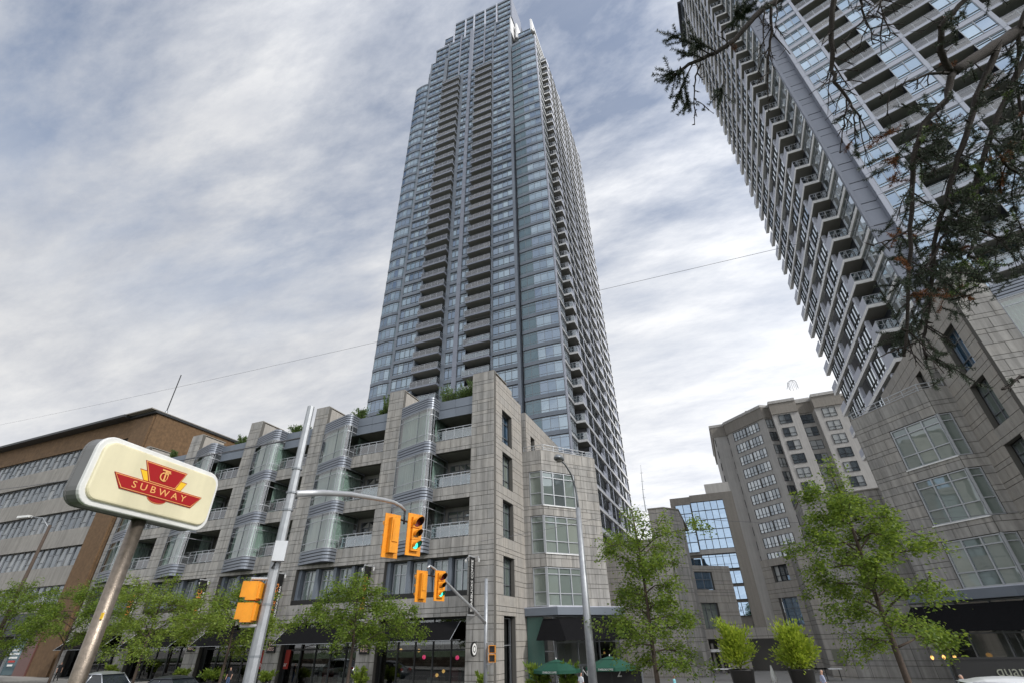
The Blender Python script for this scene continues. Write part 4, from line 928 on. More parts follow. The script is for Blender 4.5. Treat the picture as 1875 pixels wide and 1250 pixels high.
def ped_head(parent,loc,yaw,s=1.):
    L0=Vector(loc)
    for k,z_ in enumerate((.21*s,-.21*s)):
        b=MB(); b.box((0,.1*s,z_),(.36*s,.22*s,.37*s),'sig_yellow'); b.box((0,.23*s,z_),(.3*s,.06*s,.31*s),'sig_yellow'); h=put('pedestrian_lamp',b,parent,loc=L0,yaw=yaw)
        v=MB(); v.box((0,-.06*s,z_+.17*s),(.36*s,.14*s,.03*s),'sig_yellow'); v.box((-.17*s,-.06*s,z_+.02*s),(.025*s,.14*s,.3*s),'sig_yellow'); v.box((.17*s,-.06*s,z_+.02*s),(.025*s,.14*s,.3*s),'sig_yellow'); put('visor',v,h,loc=L0,yaw=yaw)
        f=MB(); f.box((0,-.015*s,z_),(.30*s,.01,.30*s),'black_plastic'); put('lens',f,h,loc=L0,yaw=yaw)
TS=thing('traffic_signal','tall galvanised signal pole with long arm, nearest the camera','traffic signal',(-9.5,8.9,.14),'traffic signals')
b=MB(); b.tube([(-9.5,8.9,.14),(-9.5,8.9,4.4),(-9.5,8.9,8.62)],[.135,.115,.088],'galv',8); b.tube([(-9.5,8.9,.14),(-9.5,8.9,.5)],.19,'galv',8); put('pole',b,TS)
b=MB(); b.tube([(-9.5,9.0,6.31),(-9.5,9.9,6.55),(-9.5,10.98,6.76),(-9.5,12.5,6.95),(-9.5,13.1,7.0),(-9.5,13.5,6.97),(-9.5,13.78,6.88)],[.085,.08,.072,.062,.058,.055,.05],'galv_light',12); b.tube([(-9.5,13.78,6.9),(-9.5,13.8,6.45)],.035,'black_plastic',8); b.tube([(-9.5,13.3,6.55),(-9.5,14.25,6.55)],.03,'black_plastic',8); put('mast_arm',b,TS,smooth=True)
for z_ in (6.9,6.31,5.9,3.9,2.95): 
    b=MB(); b.tube([(-9.5,8.9,z_-.02),(-9.5,8.9,z_+.02)],.128,'frame',8); put('strap',b,TS)
b=MB(); b.box((-9.32,8.78,4.95),(.26,.2,.42),'galv_light',R(40)); b.tube([(-9.4,8.8,4.75),(-9.44,8.76,4.6),(-9.47,8.8,4.62)],.02,'black_plastic',6); put('control_box',b,TS)
signal_head(TS,(-9.32,14.2,6.18),R(70)); signal_head(TS,(-9.62,13.3,6.02),R(-108))
q=pX(462,1100,-9.75); ped_head(TS,(-9.78,8.62,3.95),R(-58)+PI*0,.98)
for z_ in (4.4,3.5):
    b=MB(); b.tube([(-9.5,8.85,z_),(-9.8,8.6,z_)],.03,'galv_light',8); put('bracket',b,TS)
T2=thing('traffic_signal','slim galvanised signal pole with rising arm at the coffee shop corner','traffic signal',(-12.04,25.6,.14),'traffic signals')
b=MB(); b.tube([(-12.04,25.6,.14),(-12.04,25.6,6.0)],[.105,.09],'galv',10); put('pole',b,T2,smooth=True)
b=MB(); b.tube([(-12.04,25.5,3.95),(-12.04,24.3,4.45),(-12.04,22.55,5.02),(-12.04,20.9,5.62),(-12.04,20.2,5.92),(-12.04,19.75,6.0),(-12.04,19.6,5.9)],[.075,.07,.062,.055,.05,.05,.045],'galv_light',10); b.tube([(-12.04,19.35,5.62),(-12.04,20.5,5.62)],.028,'black_plastic',8); b.tube([(-12.04,19.9,5.95),(-12.04,19.9,5.6)],.03,'black_plastic',8); put('mast_arm',b,T2,smooth=True)
signal_head(T2,(-11.9,20.5,5.27),R(70),.6,1.2); signal_head(T2,(-12.2,19.4,5.18),R(-108),.6,1.2)
ped_head(T2,(-11.62,25.45,2.63),R(18),.9)
for z_ in (3.08,2.2):
    b=MB(); b.tube([(-12.04,25.55,z_),(-11.62,25.5,z_)],.022,'galv_light',6); put('bracket',b,T2)
# ---- street lamps
LP=thing('street_lamp','tall galvanised street lamp with curved arm in front of the stone bay','street lamp',(-6.7,25.6,.14))
b=MB(); b.tube([(-6.7,25.6,.14),(-6.7,25.6,4),(-6.66,25.6,9.1)],[.21,.18,.125],'galv',12); put('pole',b,LP,smooth=True)
b=MB(); b.tube([(-6.66,25.6,9.0),(-6.66,25.65,9.6),(-6.68,25.45,10.2),(-6.7,24.9,10.75),(-6.73,24.0,11.0),(-6.75,23.3,11.03)],[.06,.055,.05,.045,.042,.04],'frame',8); put('arm',b,LP,smooth=True)
b=MB(); b.lathe([(.02,.16),(.16,.12),(.24,.02),(.24,-.04),(.18,-.08)],'frame',(0,0,0),14); h=put('lamp_head',b,LP,smooth=True,loc=(-6.75,23.0,11.03)); h.scale=(1.05,1.7,1.15)
b=MB(); b.lathe([(.18,-.08),(.13,-.16),(.02,-.19)],'lamp_glass',(0,0,0),14); put('lens',b,h,smooth=True,loc=(-6.75,23.0,11.03))
LL=thing('street_lamp','wooden lamp pole with white lamp head before the brick office building','street lamp',(-60.6,28,1.1))
b=MB(); b.tube([(-60.6,28,1.1),(-60.6,28,13.7)],[.19,.14],'bark',8); put('pole',b,LL,smooth=True)
b=MB(); b.tube([(-60.6,28,13.4),(-61.6,27.6,14.4),(-63.6,27.4,14.7)],.05,'galv',6); put('arm',b,LL,smooth=True)
b=MB(); b.box((-64.3,27.3,14.72),(1.5,.42,.2),'white_plastic',R(8)); put('lamp_head',b,LL)
# ---- overhead wires
def wire(name,label,pts,r):
    b=MB(); b.tube(pts,r,'wire',5,cap=False); tag(put(name,b),label,'wire')
def sag(a,c,s,n=14): return [a.lerp(c,i/n)-Vector((0,0,s*4*(i/n)*(1-i/n))) for i in range(n+1)]
wire('overhead_cable','long thin overhead cable crossing the sky from left to right',sag(pY(-60,789,22),pY(1960,330,14),.30),.007)
wire('overhead_cable','dark wire running left from the top of the nearest signal pole',sag(pY(-40,898,24),Vector((-9.5,8.9,7.75)),.25),.022)
wire('overhead_cable','thin wire stretched from the stone corner toward the plaza trees',sag(pY(880,990,24),pY(1160,932,30),.1)+sag(pY(1160,932,30),pY(1480,955,30),.25)+sag(pY(1480,955,30),pY(1950,925,26),.2),.010)
b=MB(); b.tube([pY(1183,935,190),pY(1178,905,190),pY(1173,850,190)],[.28,.2,.06],'galv',6)
for t in range(5): q=pY(1181-t*1.6,925-t*15,190); b.box(q,(1.2,.1,.1),'galv')
tag(put('radio_mast',b),'distant thin radio mast above the plaza trees','mast')
b=MB(); b.tube([pY(1443,700,112),pY(1441,712,112)],.06,'galv',6); q=pY(1452,706,112)
for a in range(0,360,45): b.tube([q+Vector((math.cos(R(a))*.9,math.sin(R(a))*.9,-.8)),q+Vector((math.cos(R(a))*.9,math.sin(R(a))*.9,1.0)),q+Vector((0,0,1.5))],.05,'galv_light',4)
tag(put('roof_antenna',b),'small cage antenna on the concrete apartment block roof','antenna')
# ---- blade banners and wall signs
def banner(x,label,kind,zc_=(4.75,8.35)):
    T=thing('blade_banner',label,'banner',(x,33.6,zc_[0]),'blade banners along the stone block')
    b=MB(); b.bx(x-.02,x+.02,33.12,33.92,zc_[0],zc_[1],'sign_black'); p=put('banner_face',b,T)
    f=MB(); f.bx(x-.05,x+.05,33.05,34.0,zc_[1],zc_[1]+.09,'galv_light'); f.bx(x-.05,x+.05,33.05,34.0,zc_[0]-.09,zc_[0],'galv_light'); put('bracket',f,T)
    for s in (-1,1):
        l=MB(); l.tube([(x,33.9,zc_[1]+.05),(x+s*.45,33.6,zc_[1]+.05),(x+s*.55,33.5,zc_[1]-.15)],.02,'galv_light',6); l.tube([(x+s*.55,33.5,zc_[1]-.12),(x+s*.5,33.55,zc_[1]-.34)],[.08,.06],'white_plastic',10); put('spot_lamp',l,T)
    # letters read upward and face +X
    X_=Vector((0,0,1)); Z_=Vector((1,0,0)); Y_=Z_.cross(X_); E_=Matrix((X_,Y_,Z_)).transposed().to_euler()
    zm=(zc_[0]+zc_[1])/2
    if kind=='coffee': text('lettering','STARBUCKS COFFEE',.46,'sign_white',p,(x+.024,33.52,zm),E_,xs=.78,ext=.002)
    else: text('lettering','THE KEG',.62,'sign_orange',p,(x+.024,33.36,zm-.1),E_,xs=.95,ext=.002); text('lettering','STEAKHOUSE & BAR',.26,'sign_white',p,(x+.024,33.76,zm-.3),E_,xs=1.,ext=.002)
banner(-16.9,'black vertical coffee shop banner with white letters on the corner pier','coffee')
for i,w_ in enumerate(('first orange lettered black banner left of the coffee banner','second orange lettered black banner from the coffee banner','third orange lettered black banner from the coffee banner','farthest orange lettered black banner, nearest the brick building')): banner(-26.0-8.94*i,w_,'keg')
T=thing('round_coffee_sign','round black and white coffee emblem sign on the corner pier','sign',(-16.6,33.5,2.6))
b=MB(); b.tube([(-16.56,33.45,2.75),(-16.64,33.45,2.75)],.42,'sign_black',24); put('sign_disc',b,T)
b=MB(); b.tube([(-16.55,33.45,2.75),(-16.552,33.45,2.75)],.33,'sign_white',24); f=put('sign_face',b,T)
b=MB(); b.tube([(-16.548,33.45,2.75),(-16.5485,33.45,2.75)],.2,'sign_black',24); b.tube([(-16.546,33.45,2.75),(-16.5465,33.45,2.75)],.13,'sign_white',20); put('emblem_ring',b,f)
b=MB(); b.tube([(-16.6,33.5,3.2),(-16.6,34,3.2)],.02,'galv',6); put('bracket',b,T)
for i in range(4):
    x=-25.7-8.94*i; T=thing('square_wall_sign',('nearest','second','third','farthest')[i]+' small lit square restaurant sign on a stone pier left of the coffee shop','sign',(x,33.9,gz(x)+2.3),'square restaurant signs')
    z_=gz(x)+2.75; b=MB(); b.bx(x-.42,x+.42,33.85,33.98,z_-.42,z_+.42,'sign_black'); f=put('sign_box',b,T)
    text('lettering','THE',.34,'sign_pink',f,(x,33.845,z_+.17),(R(90),0,0),ext=.002); text('lettering','KEG',.34,'sign_pink',f,(x,33.845,z_-.17),(R(90),0,0),ext=.002)
b=MB(); x=-34.9; T=thing('restaurant_sign','white steakhouse lettering on a dark red board beside the restaurant door','sign',(x,34.5,1.2)); b.bx(x-1.6,x+1.6,34.6,34.66,gz(x)+1.25,gz(x)+2.5,'cloth_red'); f=put('board',b,T); text('lettering','Steakhouse & Bar',.42,'sign_white',f,(x,34.59,gz(x)+1.55),(R(90),0,0),ext=.003)
# ---- coffee shop glow lamps, pink neon
for i,(px,py) in enumerate(((734,1189),(767,1190),(800,1235),(812,1228),(1707,1203),(1728,1202),(1748,1202))):
    q=pY(px,py,37 if i<4 else 42.6); b=MB(); b.lathe([(r_*(1 if i<4 else .75),z_) for r_,z_ in ((.01,.12),(.09,.07),(.12,0),(.09,-.07),(.01,-.12))],'lamp_warm',q,12); b.tube([q+Vector((0,0,.12)),(q.x,q.y,4.6)],.012,'black_plastic',5); tag(put('pendant_lamp',b,smooth=True),('amber pendant lamp left in the coffee shop window','amber pendant lamp right in the coffee shop window','low amber lamp deep inside the coffee shop','lower inner amber lamp by the coffee shop door','left of three pendant lamps under the right block awning','middle of three pendant lamps under the right block awning','right of three pendant lamps under the right block awning')[i],'lamp','pendant lamps in the shop windows')
for i,(px,py) in enumerate(((776,1202),(837,1203))):
    q=pY(px,py,35.2); b=MB(); b.tube([q,q+Vector((0,.05,0))],.13,'neon_pink',16); b.tube([q-Vector((0,0,.3)),q+Vector((0,0,.9))],.01,'black_plastic',4); tag(put('neon_sign',b),('pink round neon sign left of the coffee shop door','pink round neon sign right of the coffee shop door')[i],'sign','pink neon signs')
# ---- parasols
def parasol(px,py,label,letters):
    q=pY(px,py,33.); T=thing('parasol',label,'parasol',(q.x,q.y,.14),'green patio parasols'); r=1.45; zt=q.z; ze=zt-.52
    b=MB(); n=8; P=[(q.x+r*math.cos(2*PI*(k+.5)/n),q.y+r*math.sin(2*PI*(k+.5)/n)) for k in range(n)]; I=[(q.x+r*.42*math.cos(2*PI*(k+.5)/n),q.y+r*.42*math.sin(2*PI*(k+.5)/n)) for k in range(n)]
    for k in range(n):
        j=(k+1)%n; b.face([(*P[k],ze),(*P[j],ze),(*I[j],zt-.17),(*I[k],zt-.17)],'umbrella_green'); b.face([(*P[k],ze-.16),(*P[j],ze-.16),(*P[j],ze),(*P[k],ze)],'umbrella_green')
    c=put('canopy',b,T); b=MB()
    for k in range(n):
        j=(k+1)%n; b.face([(I[k][0]*1.0,I[k][1],zt-.15),(I[j][0],I[j][1],zt-.15),(q.x,q.y,zt)],'umbrella_green')
    put('top_vent',b,c); b=MB(); b.tube([(q.x,q.y,.14),(q.x,q.y,zt+.08)],.025,'frame_dark',8); put('pole',b,T); b=MB(); b.lathe([(.0,.1),(.03,.07),(.035,0)],'sign_white',(q.x,q.y,zt),10); put('finial',b,T); b=MB(); b.lathe([(.3,0),(.3,.06),(.06,.1)],'frame_dark',(q.x,q.y,.14),16); put('base',b,T)
    a=2*PI*(letters+.5+.5)/n; w=Vector((math.cos(a),math.sin(a),0)); p=Vector((q.x,q.y,ze-.08))+w*(r*math.cos(PI/n)+.006); text('lettering','STARBUCKS COFFEE',.13,'sign_white',c,p,(R(90),0,a+PI/2),ext=.001,xs=.72)
parasol(1018,1206,'green patio parasol left of the street lamp pole',5); parasol(1116,1200,'green patio parasol right of the street lamp pole',5)
T=thing('patio_barrier','black patio barrier with white lettering behind the street lamp','barrier',(-8,33.8,.14)); b=MB(); b.bx(-9.4,-5.9,33.75,33.85,.2,1.72,'sign_black'); f=put('screen',b,T); text('lettering','2',.62,'sign_white',f,(-7.2,33.74,1.45),(R(90),0,0),ext=.003); text('lettering','NO.',.5,'sign_white',f,(-9.0,33.74,1.45),(R(90),0,0),ext=.003); b=MB(); b.bx(-9.45,-9.38,33.7,33.9,.14,1.75,'frame'); put('post',b,T); b=MB(); b.bx(-5.92,-5.85,33.7,33.9,.14,1.75,'frame'); put('post',b,T)
T=thing('plaza_name_wall','long dark granite plaza name wall with grey letters at right','sign',(10,31,.14)); b=MB(); b.bx(8.35,15,31,31.4,.14,2.05,'granite_red'); b.bx(8.3,15.05,30.97,31.43,2.05,2.12,'sign_black'); f=put('stone_slab',b,T); f.data.materials[0]=M['sign_black']; text('lettering','quantum',.56,'bronze',f,(pY(1825,1232,30.99).x,30.99,1.62),(R(90),0,0),align='LEFT',ext=.01,xs=.98)
# ---- planters with lime shrubs, leaves
def leaves(center_fn,n,size,mat,rs,flat=.5,name='leaves'):
    """n small pointed leaf faces; center_fn gives positions (n,3) and directions"""
    C,D=center_fn(n); n=len(C)
    up_=rs.normal(0,flat,(n,3)); up_[:,2]+=.8; up_/=np.linalg.norm(up_,axis=1)[:,None]
    D=D/np.linalg.norm(D,axis=1)[:,None]; Sd=np.cross(D,up_); Sd/=np.linalg.norm(Sd,axis=1)[:,None]+1e-9
    s=size*rs.uniform(.6,1.4,n)[:,None]; w=s*.27
    V=np.empty((n,4,3)); V[:,0]=C-D*s*.5; V[:,1]=C+Sd*w-D*s*.05; V[:,2]=C+D*s*.5; V[:,3]=C-Sd*w-D*s*.05
    me=bpy.data.meshes.new(name); me.from_pydata(V.reshape(-1,3).tolist(),[],np.arange(n*4).reshape(-1,4).tolist()); me.materials.append(M[mat]); me.update(); return me
def tree(name,label,cat,base,H,Rc,z0,mat,seed,nl=13,nleaf=9000,size=.2,lean=(0,0),prof=None,group=None,rt=.1,droop=.35,fork=0):
    """tapered trunk, rising limbs, side branches and drooping twigs with leaf sprays"""
    rs=np.random.RandomState(seed); T=thing(name,label,cat,base,group); B=Vector(base); b=MB()
    tp=[B+Vector((lean[0]*t*H+.10*math.sin(t*5+seed)*t,lean[1]*t*H+.10*math.cos(t*4+seed)*t,H*t*.95)) for t in np.linspace(0,1,9)]
    b.tube(tp,[rt*(1-.86*t)+.012 for t in np.linspace(0,1,9)],'bark',8)
    sprays=[]; prof=prof or (lambda t:math.sin(PI*min(1,max(0,t))**.75)**.8)
    for i in range(nl):
        t=(i+.5+rs.uniform(-.45,.45))/nl; zf=z0/H+(0.95-z0/H)*t*.95; zf0=min(.96,max(.18,zf-.14*(1-t*.4))); k=zf0*8; j=min(7,int(k)); p0=tp[j].lerp(tp[j+1],k-j)
        az=i*2.399+rs.uniform(-.6,.6); ln=Rc*max(.3,prof(t))*rs.uniform(.7,1.15); d=Vector((math.cos(az),math.sin(az),0)); rise=rs.uniform(.25,.95); pts=[p0]
        for s in (.25,.5,.75,1.0): pts.append(p0+d*ln*s+Vector((0,0,ln*(rise*s-droop*s*s*1.3)))+Vector(rs.normal(0,.06*ln*s,3)))
        b.tube(pts,[rt*.42*(1-.6*t),rt*.3,rt*.2,.016,.007],'bark',6)
        for m in range(8):
            s=rs.uniform(.18,1.0); q=s*4; jj=min(3,int(q)); p=pts[jj].lerp(pts[jj+1],q-jj); a2=az+rs.choice((-1,1))*rs.uniform(.35,1.3); l2=Rc*rs.uniform(.22,.42)*(1.2-.5*s); e=Vector((math.cos(a2),math.sin(a2),rs.uniform(-.55,.95)))
            q1=p+e*l2*.5+Vector((0,0,.05)); q2=p+e*l2-Vector((0,0,l2*.22)); b.tube([p,q1,q2],[.014,.009,.004],'bark',4,cap=False)
            for n_ in range(7):
                f=rs.uniform(.1,1); u=p.lerp(q1,f*2) if f<.5 else q1.lerp(q2,f*2-1); a3=a2+rs.uniform(-1.6,1.6); l3=rs.uniform(.22,.6); w=u+Vector((math.cos(a3),math.sin(a3),rs.uniform(-.8,.35)))*l3; sprays.append((u,w))
    for m in range(nl*3):
        az=rs.uniform(0,6.28); p=tp[6].lerp(tp[8],rs.uniform(0,1)); e=Vector((math.cos(az),math.sin(az),rs.uniform(.0,.9)))*Rc*rs.uniform(.1,.32); sprays.append((p+e*.4,p+e))
    put('trunk',b,T,smooth=True)
    A=np.array([[tuple(x) for x in t_] for t_ in sprays]); dens=rs.gamma(1.6,1,len(A)); dens/=dens.sum()
    def cf(n):
        idx=rs.choice(len(A),n,p=dens); s=rs.rand(n)[:,None]; P=A[idx,0]+(A[idx,1]-A[idx,0])*s; D=A[idx,1]-A[idx,0]; D=D/(np.linalg.norm(D,axis=1)[:,None]+1e-9)
        sg=np.where(rs.rand(n)<.5,-1.,1.)[:,None]; lat=np.stack([-D[:,1],D[:,0],np.zeros(n)],1)*sg; off=rs.normal(0,.13,(n,3)); off[:,2]*=1.15
        return P+off+lat*size*.35,D*.6+lat+rs.normal(0,.25,(n,3))+np.array([0,0,-.25])
    o=put('crown',leaves(cf,nleaf,size,mat,rs,.75,'crown'),T); o.location=-Vector(base); return T
tree('street_tree','young leafy tree between the lamp pole and the plaza','tree',(-4.05,27.,.14),9.3,2.35,3.0,'leaf',11,24,18500,.13,(.002,0),lambda t:.78+.30*math.sin(t*9)+.12*t,'street trees',.11,.42)
tree('street_tree','largest leafy street tree in front of the right stone block','tree',(5.5,26.6,.14),10.3,2.45,3.9,'leaf',23,26,24000,.13,(.004,0),lambda t:(1.08 if t<.7 else 1.08-1.5*(t-.7))+.16*math.sin(t*13),'street trees',.13,.42)
SM=[(-21.3,7.0,3.2,'leafy street tree just left of the coffee shop awning',31),(-31.2,7.0,3.2,'leafy street tree behind the tall signal pole',37),(-39.3,7.7,3.4,'leafy street tree right of the subway sign pole',41),(-48.6,8.2,3.6,'leafy street tree left of the subway sign pole',47),(-57.5,8.6,3.4,'leafy street tree at the far left before the brick building',53)]
for x,h,r,lb,sd in SM: tree('street_tree',lb,'tree',(x,26.9,gz(x)+.14),h-gz(x),r*.92,3.5,'leaf' if sd not in (41,37) else 'leaf_bright',sd,18,15500,.14,(0,0),lambda t:.95+.25*math.sin(PI*t)-.35*t*t*t,'street trees',.09,.38)
def bush(name,label,cat,base,w,h,mat,seed,n,size,group=None,parent=None,cone=.5):
    rs=np.random.RandomState(seed); T=thing(name,label,cat,base,group); B=np.array(base); b=MB(); tips=[]
    for i in range(26):
        az=rs.uniform(0,6.28); t=rs.uniform(.25,1); rr=w*(1-cone*t)*rs.uniform(.4,1.05); p=Vector(base); q=p+Vector((math.cos(az)*rr*.5,math.sin(az)*rr*.5,h*t*.75)); e=p+Vector((math.cos(az)*rr,math.sin(az)*rr,h*t)); b.tube([p+Vector((0,0,h*t*.25)),q,e],[.018,.012,.005],'bark',4,cap=False); tips.append((p+Vector((0,0,h*t*.25)),q,e))
    b.tube([base,(base[0],base[1],base[2]+h*.8)],[.05,.012],'bark',6); put('stems',b,T); A=np.array([[tuple(x) for x in t_] for t_ in tips])
    def cf(n):
        idx=rs.randint(0,len(A),n); s=rs.beta(2,1,n)[:,None]; P=np.where(s<.5,A[idx,0]+(A[idx,1]-A[idx,0])*s*2,A[idx,1]+(A[idx,2]-A[idx,1])*(s*2-1)); sd=rs.normal(0,1,(n,3)); return P+sd*w*.13,A[idx,2]-A[idx,0]+sd*.4
    me=leaves(cf,n,size,mat,rs,.6,'foliage'); o=put('foliage',me,T); o.location=-Vector(base); return T
for px,py,h,w,lb,sd in ((1357,1224,2.75,1.35,'left',3),(1465,1223,2.25,1.5,'right',5)):
    q=pY(px,py,36); T=thing('planter_pot','black tapered planter pot under the %s lime green shrub'%lb,'planter',(q.x,q.y,.14),'black planter pots'); b=MB(); b.lathe([(.02,0),(.50,0),(.66,q.z-.24),(.70,q.z-.2),(.70,q.z-.14),(.62,q.z-.14),(.6,q.z-.26),(.02,q.z-.26)],'planter_black',(q.x,q.y,.14),20); put('pot',b,T,smooth=True); b=MB(); b.lathe([(.0,q.z-.24),(.6,q.z-.24)],'soil',(q.x,q.y,.14),16); put('soil',b,T)
    bush('lime_shrub','bright lime green shrub growing in the %s black planter pot'%lb,'shrub',(q.x,q.y,q.z-.1),w,h,'leaf_lime',sd,5200,.16,'lime shrubs in pots')
RB=[(822,722,1.5,1.1,'round roof shrub left of the corner stone pier'),(850,716,1.3,.9,'round roof shrub between two others behind the corner pier'),(864,708,1.5,.7,'roof shrub half hidden by the corner stone pier'),(660,762,1.7,1.0,'dark roof shrub beside the second stone pier'),(700,757,1.0,.7,'low roof shrub right of the dark one'),(540,788,1.2,.9,'roof shrub just left of the signal pole top'),(560,786,1.0,.7,'roof shrub just right of the signal pole top'),(443,806,.9,.7,'roof shrub above the leftmost visible glass bays'),(318,835,1.2,.6,'roof shrub before the brick wall'),(708,738,1.6,.5,'slender roof shrub touching the second stone pier')]
for i,(px,py,h,w,lb) in enumerate(RB):
    q=pY(px,py,35.6); bush('roof_shrub',lb,'shrub',(q.x,35.6,21.55),w,max(h,q.z-21.55+h*.6),'leaf_roof',60+i,1500,.16,'shrubs on the stone block roof',cone=.25)
b=MB(); b.bx(-60,-18,35.2,36.4,21.3,21.6,'soil'); tag(put('roof_planter',b),'long soil planter along the stone block roof edge','planter')
# ground plants at shop fronts
for i,(px,py,h,w,mt) in enumerate(((488,1246,.9,.5,'leaf_bright'),(660,1243,1.1,.5,'leaf_bright'),(880,1246,.8,.4,'leaf_bright'),(985,1240,1.2,.7,'leaf'),(1040,1238,1.2,.6,'leaf'),(330,1240,1.0,.5,'leaf_bright'),(385,1248,.9,.8,'leaf'),(205,1228,.9,.5,'leaf_bright'))):
    q=pY(px,py,32.9); bush('shop_plant',('potted plant under the nearest square restaurant sign','potted plant left of the coffee shop window','small potted plant at the corner pier foot','bushy patio plant left of the first parasol pole','bushy patio plant between the two parasols','leafy potted plant at the third stone pier','dark low plant by the restaurant lettering','potted plant beside the farthest stone pier')[i],'plant',(q.x,32.9,gz(q.x)+.55),w,max(.6,q.z-gz(q.x)-.55+h*.6),mt,80+i,900,.2,'plants at the shop fronts',cone=-.3)
    b=MB(); b.lathe([(.02,0),(.24,0),(.32,.5),(.28,.5),(.27,.42),(.02,.42)],'planter_black',(q.x,32.9,gz(q.x)+.14),14); tag(put('plant_pot',b,smooth=True),('pot under the nearest square restaurant sign','pot left of the coffee shop window','pot at the corner pier foot','pot left of the first parasol','pot between the two parasols','pot at the third stone pier','pot by the restaurant lettering','pot beside the farthest stone pier')[i],'pot','dark plant pots')
# closed white parasol between the planters
q=pY(1412,1222,37); b=MB(); b.lathe([(.02,0),(.03,q.z-.9),(.22,q.z-1.0),(.14,q.z-.5),(.03,q.z)],'white_canvas',(q.x,q.y,.14),12); tag(put('closed_parasol',b,smooth=True),'folded white parasol standing between the two planter pots','parasol')
# cafe tables at the portal
for i,(px,lb) in enumerate(((1330,'left'),(1490,'middle'),(1515,'right'))):
    q=pY(px,1238,50); T=thing('cafe_table','white cafe table at the plaza portal, %s'%lb,'table',(q.x,q.y,.14),'white cafe tables'); b=MB(); b.box((q.x,q.y,.9),(2.2,.9,.05),'white_canvas'); put('table_top',b,T)
    for s in (-1,1): b=MB(); b.tube([(q.x+s*.9,q.y,.14),(q.x+s*.9,q.y,.88)],.03,'frame_dark',6); put('leg',b,T)
